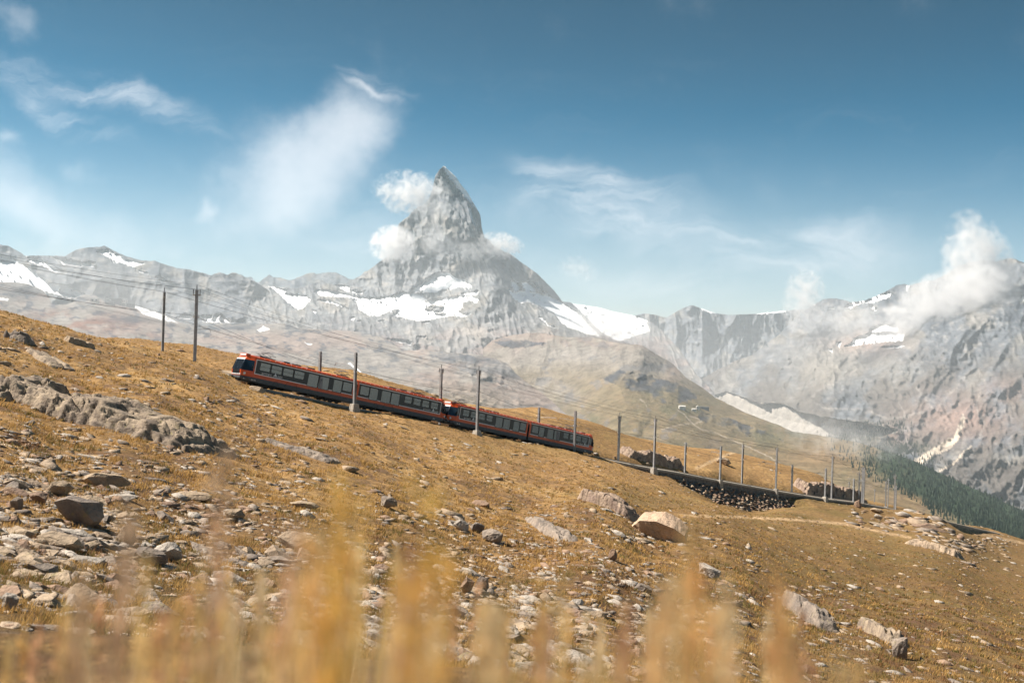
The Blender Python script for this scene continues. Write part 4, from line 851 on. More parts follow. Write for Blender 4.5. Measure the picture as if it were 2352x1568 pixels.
    if cab:
        q = 1 if cab == 'L' else -1; o = 0 if cab == 'L' else L
        def X(v): return o - q * v          # v metres ahead of the body end
        lv = [(.50, .75, .55), (Z_RED, 1.12, .78), (1.52, 1.20, .84), (2.66, .88, .80), (2.98, .74, .74), (3.14, .50, .62)]      # height, nose reach, half width of the front
        def plan(z): return [(np.interp(z, [l[0] for l in lv], [l[1] for l in lv]), np.interp(z, [l[0] for l in lv], [l[2] for l in lv]))][0]
        def shell(name, z0, z1, m, parts=('near', 'front', 'far'), grow=0.0):
            a, wa = plan(z0); b, wb = plan(z1); g = grow; V = []
            for (rch, wd, z) in ((a, wa, z0), (b, wb, z1)):
                top = W if z < 3 else W - .12
                V += [(X(0), -top - g, z), (X(rch + g), -wd - g * .5, z), (X(rch + g), wd + g * .5, z), (X(0), top + g, z)]
            F = []
            if 'near' in parts: F.append((0, 1, 5, 4))
            if 'front' in parts: F.append((1, 2, 6, 5))
            if 'far' in parts: F.append((2, 3, 7, 6))
            if cab == 'R': F = [f[::-1] for f in F]
            used = sorted({i for f in F for i in f}); V = [V[i] for i in used]; F = [tuple(used.index(i) for i in f) for f in F]
            o_ = mesh_from(name, V, F, m, None, False, root)
            sm = o_.modifiers.new('thickness', 'SOLIDIFY'); sm.thickness = .04; sm.offset = -1
            return o_
        shell('cab_apron', .50, Z_RED, M_grey, ('near',)); shell('cab_apron', .50, Z_RED, M_grey, ('far',)); shell('cab_nose', Z_RED, 1.52, M_red); shell('cab_hood', 2.66, 3.14, M_red)
        # hood top and destination box
        a, wa = plan(3.14); mesh_from('cab_roof', [(X(0), -W + .12, 3.14), (X(a), -wa, 3.14), (X(a), wa, 3.14), (X(0), W - .12, 3.14), (X(0), 0, 3.27)], [(0, 1, 4) if cab == 'L' else (4, 1, 0), (1, 2, 4) if cab == 'L' else (4, 2, 1), (2, 3, 4) if cab == 'L' else (4, 3, 2)], M_red, None, False, root)
        db = MB().box(min(X(.72), X(.2)), max(X(.72), X(.2)), -.62, .62, 3.06, 3.34).build('destination_box', M_red, root)
        MB().box(min(X(.735), X(.72)), max(X(.735), X(.72)), -.54, .54, 3.11, 3.29).build('destination_screen', M_lamp, db)
        # glazing of the cab
        shell('cab_side_pane', 1.52, 2.66, M_glassd, ('near',)); shell('cab_side_pane', 1.52, 2.66, M_glassd, ('far',)); ws = shell('windscreen', 1.52, 2.66, M_glassd, ('front',))
        a, wa = plan(1.20); b, wb = plan(2.72); fr = MB(); g = .03
        def P_(z, y): rr, _w = plan(z); return (X(rr + g), y, z)
        ringo = [P_(.97, -.78), P_(.97, .78), P_(2.78, .78), P_(2.78, -.78)]; ringi = [P_(1.08, -.66), P_(1.08, .66), P_(2.67, .66), P_(2.67, -.66)]
        F = [(k, (k + 1) % 4, 4 + (k + 1) % 4, 4 + k) for k in range(4)]
        if cab == 'R': F = [f[::-1] for f in F]
        wf = mesh_from('windscreen_frame', ringo + ringi, F, M_white, None, False, root); sm = wf.modifiers.new('thickness', 'SOLIDIFY'); sm.thickness = .05; sm.offset = 0
        lowp = mesh_from('windscreen_foot', [P_(1.08, -.66), P_(1.08, .66), P_(1.54, .66), P_(1.54, -.66)], [(0, 1, 2, 3) if cab == 'L' else (3, 2, 1, 0)], M_black, None, False, root); sm = lowp.modifiers.new('thickness', 'SOLIDIFY'); sm.thickness = .03
        # black posts between side glass and body, the cab door window and the mirror
        MB().box(min(o, o - q * -(.0)), max(o, o + q * .02), -W - .003, W + .003, 1.52, 2.8).build('door_post', M_black, root)
        cdx = (0.0, max(0.0, (f0 - t_) if cab == 'L' else 0)) if cab == 'L' else (f1 + t_, L)
        if cdx[1] - cdx[0] > .3:
            w0, w1 = cdx; pane = MB().box(w0 + .02, w1 - .02, -W - .011, -W + .001, 1.62, TB - .02).build('cab_door_panel', M_black, root)
            MB().box(w0 + .12, w1 - .22, -W - .016, -W - .010, 1.78, 2.6).build('cab_door_window', M_glass, pane)
        MB().box(min(X(.25), X(.1)), max(X(.25), X(.1)), -W - .22, -W - .04, 1.75, 2.15).build('mirror', M_black, root)
        for sy in (-.95, .95):
            h = MB().tube((X(.70), sy, 1.18), (X(.98 - .06), sy * .97, 1.18), .16, 12).build('headlight', M_lamp, root)
        # buffer beam, coupler and rail guard
        bb = MB().box(min(X(1.25), X(.2)), max(X(1.25), X(.2)), -.9, .9, .62, .88).build('buffer_beam', M_grey, root)
        MB().tube((X(1.2), 0, .55), (X(1.75), 0, .55), .13, 8).box(min(X(1.8), X(1.55)), max(X(1.8), X(1.55)), -.2, .2, .38, .75).build('coupler', M_dark, root)
        MB().prism([(X(0), .42), (X(0), .9), (X(.35), .9), (X(.95), .62), (X(.9), .5), (X(.45), .72)], -W + .02, -W + .22).build('rail_guard', M_grey, root); MB().prism([(X(0), .42), (X(0), .9), (X(.35), .9), (X(.95), .62), (X(.9), .5), (X(.45), .72)], W - .22, W - .02).build('rail_guard', M_grey, root)
        MB().tube((X(1.20), .05, 1.55), (X(1.02), -.42, 2.35), .018, 5).build('wiper', M_dark, root)
    # operator's name and emblem on the dark band
    lx = cx(logo_px); text_part('gornergrat', lx, BB + .10, .30, root); text_part('bahn', lx + 2.18, BB + .10, .30, root)
    text_part('the matterhorn railway', lx + 1.50, BB + .015, .115, root)
    e = MB().prism([(lx + 1.50, BB + .13), (lx + 2.12, BB + .13), (lx + 1.98, BB + .22), (lx + 1.90, BB + .24), (lx + 1.80, BB + .52), (lx + 1.70, BB + .36), (lx + 1.66, BB + .22)], -W - .026, -W - .012).build('mountain_emblem', M_white, root)
    text_part(number, lx - (1.2 if cab == 'L' else -1.9), Z_SK + .12, .2, root, 'number_lettering')
    return root, L
c1w = [(590.3, 614.4, 's'), (616.7, 641.2, 's'), (643.4, 667.0, 's'), (669.0, 692.3, 's'), (701.2, 726.0, 't'), (725.8, 750.0, 't'), (759.5, 780.0, 't'), (781.4, 803.0, 'm')]
c2w = [(821.8, 842.7, 'm'), (843.2, 863.0, 't'), (870.6, 892.5, 't'), (892.6, 913.0, 't'), (923.7, 940.6, 's'), (944.2, 961.4, 's'), (964.2, 980.9, 's'), (984.3, 1001.2, 's')]
c3w = [(1058.4, 1073.4, 's'), (1076.6, 1091.6, 's'), (1095.0, 1109.8, 's'), (1112.8, 1127.0, 's'), (1134.2, 1150.8, 't'), (1151.5, 1167.8, 't'), (1174.8, 1189.0, 't'), (1190.2, 1204.4, 'm')]
c4w = [(1218.2, 1233.2, 'm'), (1233.7, 1246.9, 't'), (1253.2, 1267.8, 't'), (1268.5, 1282.5, 't'), (1290.0, 1302.4, 's'), (1304.8, 1316.8, 's'), (1319.5, 1331.0, 's'), (1333.0, 1345.5, 's')]
# neighbouring tall windows must not overlap
def tidy(ws):
    ws = [list(w) for w in ws]
    for a, b in zip(ws[:-1], ws[1:]):
        if b[0] - a[1] < 1.2: m = (a[1] + b[0]) / 2; a[1] = m - .6; b[0] = m + .6
    return [tuple(w) for w in ws]
car1, _ = carriage(576.5, 808.6, 'L', tidy(c1w), (581.5, 801.9 + 2.6), 'uppermost red carriage, its sunlit orange cab facing uphill', [616, 790], [(592, 606, .12), (648, 662, .14), (667, 688, .1), (703, 720, .1)], 'Bhe 4/6', 596.5)
car2, _ = carriage(814.5, 1011.5, 'R', tidy(c2w), (818.5, 1006.5), 'second red carriage from the uphill end, ending at the coupled cabs', [966], [(892, 908, .1), (916, 932, .12), (942, 954, .1), (990, 1000, .12)], '3052', 968.5)
car3, _ = carriage(1045.5, 1208.2, 'L', tidy(c3w), (1052.5, 1204.6), 'third red carriage, with white framed windscreen at the coupled cabs', [1064], [(1040, 1052, .12), (1100, 1112, .12), (1116, 1128, .1), (1132, 1146, .1)], 'Bhe 4/6', 1062.5)
car4, _ = carriage(1212.2, 1355.5, 'R', tidy(c4w), (1215.4, 1349.0), 'lowest red carriage at the downhill end of the train', [1318], [(1264, 1276, .1), (1283, 1296, .12), (1300, 1312, .1), (1336, 1345, .1)], '3054', 1324.5)
# ------------------------------------------------------------------ track bed, rails, walls
def track_at(s):
    """point and direction at s metres along the centre line"""
    i = int(np.clip(np.searchsorted(TS, s) - 1, 0, len(TRACK) - 2)); f = (s - TS[i]) / (TS[i + 1] - TS[i]); p = TRACK[i] * (1 - f) + TRACK[i + 1] * f
    d = TRACK[i + 1] - TRACK[i]; return p, d / np.linalg.norm(d)
TS = np.r_[0, np.cumsum(np.linalg.norm(np.diff(TRACK, axis=0), axis=1))]
def sweep(name, profile, s0, s1, step, m, parent=None, side=0.0, zoff=0.0):
    """profile: (across, up) points; across is positive away from the camera side"""
    S = np.arange(s0, s1 + step * .5, step); V = []
    for s in S:
        p, d = track_at(s); a, b = track_at(max(s - 1.5, 0))[1], track_at(min(s + 1.5, TS[-1]))[1]; d = a + b; h = np.array([d[0], d[1]]); h /= np.linalg.norm(h); nrm = np.array([-h[1], h[0], 0])
        for u, z in profile: V.append(p + nrm * (u + side) + np.array([0, 0, z + zoff]))
    n = len(profile); k = len(S); F = [(r * n + i, r * n + (i + 1) % n, (r + 1) * n + (i + 1) % n, (r + 1) * n + i) for r in range(k - 1) for i in range(n)] + [tuple(range(n))[::-1], tuple(range((k - 1) * n, k * n))]
    return mesh_from(name, np.array(V), F, m, None, False, parent)
M_ballast = mat('pale_ballast', (.36, .31, .25), .95, 0, .45, 6, .8); M_wallstone = mat('dark_wall_stone', (.21, .18, .16), .9, 0, .5, 2.5, .8, dirt=(.08, .07, .062)); M_cope = mat('coping_stone', (.40, .36, .31), .9, 0, .3, 3, .4)
M_sleeper = mat('steel_sleeper', (.10, .07, .05), .8); M_railm = mat('rail_steel', (.25, .20, .17), .4, .7)
track = empty('railway_track', tuple(TRACK[4]), 'single rack railway track on pale ballast running down the hillside', 'railway track')
def adopt(o, root):
    o.parent = root; o.matrix_parent_inverse = Matrix.Translation(-root.location); return o
adopt(sweep('ballast', [(-2.0, -1.2), (-2.0, -.30), (-1.5, -.16), (1.5, -.16), (2.3, -.35), (2.4, -1.2)], 1, TS[-1] - 2, 2.0, M_ballast), track)
for u in (-.5, .5): adopt(sweep('rail', [(u - .035, -.14), (u - .035, 0), (u + .035, 0), (u + .035, -.14)], 1, TS[-1] - 2, 3.0, M_railm), track)
adopt(sweep('rack_rail', [(-.06, -.12), (-.06, .03), (.06, .03), (.06, -.12)], 1, TS[-1] - 2, 3.0, M_railm), track)
S_T0 = TS[5]; sl_me = MB().box(-.11, .11, -.9, .9, -.22, -.11).build('sleeper', M_sleeper); first = True
sl_list = []
for k in range(-12, 262):
    s = S_T0 + k * .72
    if not 1 < s < TS[-1] - 3: continue
    p, d = track_at(s); o = sl_me if first else sl_me.copy()
    if not first: col.objects.link(o)
    first = False; o.location = p; h = Vector((d[0], d[1], 0)); o.rotation_euler = Vector(d).to_track_quat('X', 'Z').to_euler(); adopt(o, track)
# low stone bank under the train (camera side) and the tall retaining wall beyond it
i_c2 = TS[6]
bank = empty('stone_bank', tuple(TRACK[5]), 'low dark stone bank under the near rail beside the train', 'stone bank')
adopt(sweep('bank_face', [(-2.55, -2.2), (-2.35, -.75), (-2.12, -.34), (-2.0, -.34), (-2.0, -2.2)], TS[5] - 1, TS[6] + 3, 2.0, M_wallstone), bank)
wall = empty('retaining_wall', tuple(TRACK[9]), 'long dark stone retaining wall with pale coping carrying the line beyond the train', 'retaining wall')
s_w0, s_w1 = TS[6] + 3, TS[13] - 2
adopt(sweep('wall_face', [(-2.45, -9.0), (-2.15, -.62), (-1.9, -.62), (-1.9, -9.0)], s_w0, s_w1, 2.0, M_wallstone), wall)
adopt(sweep('coping', [(-2.32, -.62), (-2.32, -.38), (-1.80, -.38), (-1.80, -.62)], s_w0, s_w1, 2.0, M_cope), wall)
# rough blocks standing out of the wall and of the stone pitching below it
import bmesh
def rock_mesh(name, seed, flat=.5, m=None, n=14, ang=.5):
    r = np.random.default_rng(seed); P = r.normal(size=(n, 3)); P /= np.linalg.norm(P, axis=1)[:, None]; P *= (1 + ang * r.uniform(-.4, .25, n))[:, None]; P[:, 2] *= flat; P[:, 1] *= r.uniform(.6, .95)
    bm = bmesh.new(); [bm.verts.new(p) for p in P]; res = bmesh.ops.convex_hull(bm, input=bm.verts)
    for v in [v for v in bm.verts if not v.link_faces]: bm.verts.remove(v)
    bmesh.ops.recalc_face_normals(bm, faces=bm.faces)
    me = bpy.data.meshes.new(name); bm.to_mesh(me); bm.free()
    if m: me.materials.append(m)
    return me
def stone_mat(name, c1, c2, lichen=0.0):
    m = bpy.data.materials.new(name); m.use_nodes = True; t = m.node_tree; b = t.nodes['Principled BSDF']
    oi = nd(t, 'ShaderNodeObjectInfo'); g = nd(t, 'ShaderNodeNewGeometry'); pos = g.outputs['Position']
    n1 = noise(t, pos, 1.1, 6, .65); n2 = noise(t, pos, 6.0, 5, .65)
    c = mixc(t, smooth(t, n1, .35, .65), (*c1, 1), (*c2, 1)); c = mixc(t, smooth(t, n2, .55, .75, 0, .5), c, (c1[0] * 1.25, c1[1] * 1.22, c1[2] * 1.15, 1)); c = mixc(t, smooth(t, n2, .45, .30, 0, .6), c, (c2[0] * .5, c2[1] * .5, c2[2] * .5, 1))
    if lichen: c = mixc(t, smooth(t, noise(t, pos, 2.7, 5, .7), .60, .68, 0, lichen), c, (.34, .30, .10, 1))
    lk(t, c, b.inputs['Base Color']); b.inputs['Roughness'].default_value = .9; b.inputs['Specular IOR Level'].default_value = .2
    bp = nd(t, 'ShaderNodeBump'); bp.inputs['Strength'].default_value = .9; bp.inputs['Distance'].default_value = .12; lk(t, mth(t, 'ADD', mth(t, 'MULTIPLY', n1, .5), n2), bp.inputs['Height']); lk(t, bp.outputs[0], b.inputs['Normal'])
    return m
M_stone = stone_mat('pale_grey_stone', (.41, .31, .22), (.26, .195, .14), .35); M_stone2 = stone_mat('grey_slate', (.31, .25, .20), (.17, .14, .12), .3); M_stone3 = stone_mat('rust_brown_stone', (.33, .22, .15), (.20, .135, .10), .2)
BLK = [rock_mesh('block', 900 + i, .6, M_stone3 if i % 3 else M_stone, 12) for i in range(6)]
pitch = empty('stone_pitching', tuple(TRACK[11]), 'steep bank of rough jutting stone blocks below the retaining wall', 'stone bank')
# sloping apron of rough stone below the wall
gs = np.linspace(TS[8] - 6, TS[11] + 6, 90); gt = np.linspace(0, 1, 26); V = []
for j, tt in enumerate(gt):
    for s in gs:
        p, d = track_at(s); h = np.array([d[0], d[1]]); h /= np.linalg.norm(h); nrm = np.array([-h[1], h[0], 0])
        q = p - nrm * (2.25 + 5.6 * tt) + np.array([0, 0, -1.45 - 4.8 * tt]); q[2] += .35 * float(perlin(s / 1.1, tt * 7, 5)) + .25 * float(perlin(s / .4, tt * 18, 6)); V.append(q)
ap = mesh_from('pitching_face', np.array(V), grid_faces(90, 26), M_wallstone, None, False); adopt(ap, pitch)
r2 = np.random.default_rng(4)
nb_ = 0
for row in range(13):
    tt = (row + .5) / 13
    for s in np.arange(TS[8] - 5, TS[11] + 5, 1.55):
        s = s + r2.uniform(-.3, .3) + (row % 2) * .7; p, d = track_at(s); h = np.array([d[0], d[1]]); h /= np.linalg.norm(h); nrm = np.array([-h[1], h[0], 0])
        q = p - nrm * (2.35 + 5.6 * tt) + np.array([0, 0, -1.38 - 4.8 * tt])
        if q[2] < zground(q[0], q[1])[0] - .25 or nb_ > 290: continue
        o = bpy.data.objects.new('stone_block', BLK[r2.integers(6)]); col.objects.link(o); o.location = q; k = r2.uniform(.34, .62); o.scale = (k * 1.2, k * 1.5, k * .8); o.rotation_euler = (r2.uniform(-.3, .3), r2.uniform(-.3, .3), r2.uniform(0, 6)); adopt(o, pitch); nb_ += 1

# ------------------------------------------------------------------ masts and wires
def pole_height_vec(base, top_px, top_py):
    """height of a vertical mast standing at base whose top is seen at row top_py"""
    lo, hi = 1.0, 25.0
    for _ in range(40):
        m = (lo + hi) / 2; _x, y = pix(base + np.array([0, 0, m]))
        if y > top_py: lo = m
        else: hi = m
    return lo
MASTS = [  # base column, base row, depth, row of the top, kind, block height, side the line lies on, label
 (373, 812, 117, 659, 'tall', 0, 1, 'tall mast with two insulators, uphill of the train and farthest up the crest'),
 (447, 830.5, 110, 653, 'tall', 0, -1, 'tallest mast, standing on the crest just uphill of the train'),
 (733, 905, 124, 807, 'short', 0, -1, 'short mast rising behind the roof of the uppermost carriage'),
 (814, 927, 113.5, 809.5, 'short', 1.0, 1, 'short mast on a stepped concrete block where the two upper carriages meet'),
 (1010, 972, 133.5, 836, 'tall', 0, -1, 'tall mast with insulators behind the coupled cabs'),
 (1095.6, 988, 129, 839.5, 'tall', .7, 1, 'tall mast on a concrete block before the third carriage'),
 (1236, 1012, 151, 935.5, 'short', 0, -1, 'short mast rising behind the lowest carriage'),
 (1319, 1036, 147, 943, 'short', 0, 1, 'short mast before the downhill end of the train'),
 (1420, 1057, 161.5, 946, 'tall', 0, -1, 'tall mast beside the rough rock face just beyond the train'),
 (1502, 1073, 162.3, 953, 'tall', 1.2, 1, 'tall mast on a concrete block before the rough rock face'),
 (1573, 1086, 175.5, 1015.5, 'short', 0, -1, 'short mast behind the retaining wall, between rock face and round boulder'),
 (1653.7, 1102, 177.5, 1024.5, 'short', 2.4, 1, 'short mast on a tall concrete pier above the stone pitching'),
 (1704, 1110, 187, 1014, 'tall', 0, -1, 'tall mast behind the wall beside the round boulder'),
 (1782, 1122, 193.3, 1021, 'tall', 2.2, 1, 'tall mast on a tapered concrete pier at the end of the stone pitching'),
 (1818.3, 1129, 202, 1066.5, 'short', 0, -1, 'short mast left of the rock cutting'),
 (1895, 1140, 206.5, 1075, 'short', .5, 1, 'short mast on a low block before the rock cutting'),
 (1909.7, 1143.7, 212, 1041.5, 'tall', 0, -1, 'tall slender mast before the middle of the rock cutting'),
 (1950, 1128, 262, 1106, 'small', 0, -1, 'little far mast peeping over the rock cutting'),
 (1960, 1150.5, 219, 1099, 'short', 0, -1, 'short mast with long bracket at the end of the rock cutting'),
 (1972.3, 1148, 228, 1080, 'tall', 0, -1, 'leftmost of the three close masts beyond the rock cutting'),
 (1979.5, 1151, 226, 1066, 'tall', 0, -1, 'middle one of the three close masts beyond the rock cutting'),
 (1983.2, 1153, 224, 1067.5, 'tall', 0, 1, 'rightmost and thickest of the three close masts beyond the rock cutting'),
 (2008.4, 1157, 262, 1122.5, 'small', 0, -1, 'small lone mast between the two far groups of masts'),
 (2033.7, 1163, 242, 1104, 'short', .3, 1, 'left mast of the last group, down the line'),
 (2039, 1164, 250, 1098, 'small', 0, -1, 'second mast of the last group, slightly farther off'),
 (2054, 1167, 241, 1086, 'tall', 0, 1, 'tallest mast of the last group, down the line'),
 (2057.3, 1167, 246, 1115, 'small', 0, 1, 'shortest mast of the last group, close behind the tallest')]
mast_pts = []
def mast(i, bpx, bpy_, D, tpy, kind, block, side, label, bracket=True):
    base = cam_point(bpx, bpy_, D); h = pole_height_vec(base, 0, tpy); root = empty('catenary_mast', tuple(base), label, 'mast', 'masts along the railway')
    p, d = track_at(float(TS[np.argmin(np.linalg.norm(TRACK - base, axis=1))])); 
    # direction along the line at the nearest place
    ss = np.linspace(2, TS[-1] - 2, 400); pts = np.array([track_at(s)[0] for s in ss]); k = int(np.argmin(np.hypot(pts[:, 0] - base[0], pts[:, 1] - base[1]))); pl, d = track_at(ss[k])
    hd = Vector((d[0], d[1], 0)).normalized(); to = Vector((pl[0] - base[0], pl[1] - base[1], 0)); dist = to.length; to.normalize()
    root.rotation_euler = (0, 0, math.atan2(to.y, to.x))          # local x points at the track
    ins = 0.62 if kind == 'tall' else 0
    hs_ = h - ins; wd = .15 if kind != 'small' else .11
    q = MB(); w2, th = wd, .022
    q.box(-w2, w2, -w2 * .9, -w2 * .9 + th, -1.0 if not block else -.1, hs_); q.box(-w2, w2, w2 * .9 - th, w2 * .9, -1.0 if not block else -.1, hs_); q.box(-th / 2, th / 2, -w2 * .9 + th, w2 * .9 - th, -1.0 if not block else -.1, hs_)
    q.build('post', M_steel, root)
    bd = None
    for z in np.arange(1.2, hs_ - .3, 1.3):
        if bd is None: bd = MB().box(-w2 - .012, w2 + .012, -w2 * .9 - .012, w2 * .9 + .012, 0, .06).build('post_band', M_steel, root); bo = bd
        else: bo = bd.copy(); col.objects.link(bo)
        bo.location.z = z
    if block:
        MB().add([(-.42, -.42, -block * .55), (.42, -.42, -block * .55), (.42, .42, -block * .55), (-.42, .42, -block * .55), (-.36, -.36, 0), (.36, -.36, 0), (.36, .36, 0), (-.36, .36, 0)], BOXF).box(-.50, .50, -.50, .50, -block - .8, -block * .55).build('concrete_block', M_conc, root)
    tops = []
    if kind == 'tall':
        MB().box(-.42, .42, -.06, .06, hs_ - .62, hs_ - .50).build('cross_arm', M_conc, root)
        for x, z0 in ((0, hs_ + .02), (-.36, hs_ - .50), (.36, hs_ - .50)):
            b = MB(); b.tube((x, 0, z0), (x, 0, z0 + .55), .028, 6)
            for m in range(4): b.tube((x, 0, z0 + .10 + m * .11), (x, 0, z0 + .15 + m * .11), .085, 8, .05)
            b.build('insulator', M_insul, root); tops.append((x, z0 + .57))
    else:
        MB().box(-.24, .24, -.05, .05, hs_ - .55, hs_ - .47).build('cross_arm', M_steel, root)
        for x in (-.2, .2): MB().tube((x, 0, hs_ - .47), (x, 0, hs_ - .28), .05, 6, .03).build('insulator', M_white, root); tops.append((x, hs_ - .28))
    if bracket and dist < 6 and kind != 'small':
        zc = 3.2 - (base[2] - pl[2]) + 1.05
        b = MB(); b.tube((.1, 0, zc + .35), (dist * .88, 0, zc + .5), .028, 5).tube((dist * .88, 0, zc + .5), (dist * .95, 0, zc + .1), .028, 5).tube((.1, 0, zc + 1.1), (dist * .6, 0, zc + .46), .014, 4).build('bracket', M_steel, root)
        for z in (hs_ * .62,): MB().tube((-.28, 0, z), (-.28, 0, z + .2), .05, 6).tube((.28, 0, z), (.28, 0, z + .2), .05, 6).box(-.3, .3, -.03, .03, z - .06, z).build('side_insulator', M_lamp, root)
    R = Matrix.Rotation(math.atan2(to.y, to.x), 3, 'Z')
    mast_pts.append(dict(kind=kind, side=side, base=base, h=hs_, tops=[Vector(base) + R @ Vector((x, 0, z)) for x, z in tops], mid=Vector(base) + R @ Vector((-.28 * 1, 0, hs_ * .62 + .2)), mid2=Vector(base) + R @ Vector((.28, 0, hs_ * .62 + .2)), track=pl, D=D))
    return root
for i, a in enumerate(MASTS): mast(i, *a)
# two masts just outside the picture, which carry the wires that enter it
mast(90, -95, 770, 93, 566, 'tall', 0, -1, 'mast on the crest outside the picture nearer the camera'); mast(91, -60, 752, 105, 575, 'tall', 0, 1, 'mast on the crest outside the picture behind the nearer one')
M_wire = mat('dark_wire', (.07, .07, .075), .6, .3)
def wire(name, pts, label, rad=.014, sag=.02, group=None):
    V = []; F = []; P = []
    for a, b in zip(pts[:-1], pts[1:]):
        a = Vector(a); b = Vector(b); L = (b - a).length; n = 9
        for k in range(n): t_ = k / n; P.append(a.lerp(b, t_) - Vector((0, 0, 4 * sag * L * t_ * (1 - t_))))
    P.append(Vector(pts[-1])); n = 4
    for k, p in enumerate(P):
        d = (P[min(k + 1, len(P) - 1)] - P[max(k - 1, 0)]).normalized(); u = d.orthogonal().normalized(); w_ = d.cross(u)
        V += [tuple(p + (u * math.cos(i * math.pi / 2) + w_ * math.sin(i * math.pi / 2)) * rad) for i in range(n)]
    F = [(k * n + i, k * n + (i + 1) % n, (k + 1) * n + (i + 1) % n, (k + 1) * n + i) for k in range(len(P) - 1) for i in range(n)]
    o = mesh_from(name, np.array(V), F, M_wire); return tag(o, label, 'wire', group)
order = lambda L: sorted(L, key=lambda m: m['base'][0])
farT = order([m for m in mast_pts if m['kind'] == 'tall' and m['side'] < 0]); nearT = order([m for m in mast_pts if m['kind'] == 'tall' and m['side'] > 0])
allT = order([m for m in mast_pts if m['kind'] == 'tall'])
setA = order([m for m in allT if m['side'] > 0 and abs(m['base'][0] + 34.9) > 1.5] ); setB = order([m for m in allT if m['side'] < 0])
for si, (S_, nm) in enumerate(((setA, 'masts on the near side of the line'), (setB, 'masts on the far side of the line'))):
    for k, w_ in enumerate(('top', 'left', 'right')):
        if len(S_) > 1: wire('power_line', [m['tops'][k] for m in S_], '%s power wire carried by the tall %s' % ({'top': 'highest', 'left': 'outer', 'right': 'inner'}[w_], nm), .013, .012, 'overhead wires')
allm = order([m for m in mast_pts if m['kind'] != 'small'])
nearm = order([m for m in allm if m['side'] > 0]); farm = order([m for m in allm if m['side'] < 0])
wire('feeder_wire', [m['mid'] for m in nearm], 'thick feeder wire along the near masts, partway up', .019, .012, 'overhead wires')
wire('feeder_wire', [m['mid'] for m in farm], 'thick feeder wire along the far masts, partway up', .018, .012, 'overhead wires')
ss = np.linspace(4, TS[-1] - 4, 16)
for u, zc, nm, rd in ((-.5, 4.05, 'near', .010), (.5, 4.05, 'far', .010)):
    P = []
    for m in allm:
        pl = m['track']; P.append(Vector((pl[0], pl[1], pl[2] + zc)))
    P = sorted(P, key=lambda v: v.x); Q = [P[0]]
    for p in P[1:]:
        if (p - Q[-1]).length > 6: Q.append(p)
    sh = Vector((-.76, .65, 0)) * u
    wire('contact_wire', [q + sh for q in Q], '%s contact wire hanging just above the train roofs' % nm, rd, .003, 'overhead wires')
    wire('catenary_wire', [q + sh + Vector((0, 0, .75)) for q in Q], '%s suspension wire above the contact wire' % nm, rd, .010, 'overhead wires')
# ------------------------------------------------------------------ rocks
M_stoneA = stone_mat('pale_lichen_stone', (.43, .325, .225), (.29, .22, .155), .35); M_white_rock = stone_mat('whitish_stone', (.47, .41, .35), (.30, .26, .22), .1)
M_outc = stone_mat('outcrop_rock', (.36, .28, .20), (.16, .125, .10), .45); M_cut = stone_mat('cutting_rock', (.36, .27, .20), (.21, .15, .12), .1)
def boulder_mesh(name, seed, m, flat=.55, n=22, rough=.06):
    r = np.random.default_rng(seed); P = r.normal(size=(n, 3)); P /= np.linalg.norm(P, axis=1)[:, None]; P[:, 0] *= r.uniform(.92, 1.0); P *= (1 + r.uniform(-.18, .08, n))[:, None]; P[:, 1] *= .75; P[:, 2] *= flat
    bm = bmesh.new(); [bm.verts.new(p) for p in P]; bmesh.ops.convex_hull(bm, input=bm.verts)
    for v in [v for v in bm.verts if not v.link_faces]: bm.verts.remove(v)
    bmesh.ops.triangulate(bm, faces=bm.faces); bmesh.ops.subdivide_edges(bm, edges=bm.edges, cuts=3, use_grid_fill=True)
    bm.normal_update()
    for v in bm.verts:
        p = v.co; k = rough * (float(perlin(p.x * 3.1 + p.z, p.y * 3.1 + seed, seed)) * 1.2 + .6 * float(perlin(p.x * 9, p.z * 9 + seed, seed + 3)) - .5 * max(0, float(ridged(np.array([p.x * 1.7 + p.y]), np.array([p.z * 5.0 + seed]), 1, seed)[0]) - .72) * 4)
        v.co += v.normal * k
    bmesh.ops.recalc_face_normals(bm, faces=bm.faces); me = bpy.data.meshes.new(name); bm.to_mesh(me); bm.free(); me.materials.append(m); return me
LAND = []
def rock(px0, py0, px1, py1, m, label, name='boulder', flat=None, seed=0, yaw=0.0, tilt=None, group=None, sink=.08, cat='boulder', depth=None):
    """a single rock whose picture box is (px0,py0)-(px1,py1)"""
    cxp = (px0 + px1) / 2; p = hit(cxp, py1 - (py1 - py0) * .12)
    if p is None: return None
    D = p[1] if depth is None else depth
    if depth: p = cam_point(cxp, py1 - (py1 - py0) * .12, depth)
    w_ = (px1 - px0) * D / FPX / 2; h = (py1 - py0) * D / FPX / 2
    me = boulder_mesh(name, seed * 7 + 5, m, 1.0, 24); o = bpy.data.objects.new(name, me); col.objects.link(o)
    o.scale = (w_ * 1.04, w_ * .9, h * (1 + sink)); o.rotation_euler = (0, math.radians(10 if tilt is None else tilt), math.radians(yaw))
    o.location = (p[0], p[1] + w_ * .35, p[2] + h * (1 - sink) - h * .12)
    LAND.append((cxp, (py0 + py1) / 2, label)); tag(o, label, cat, group); return o
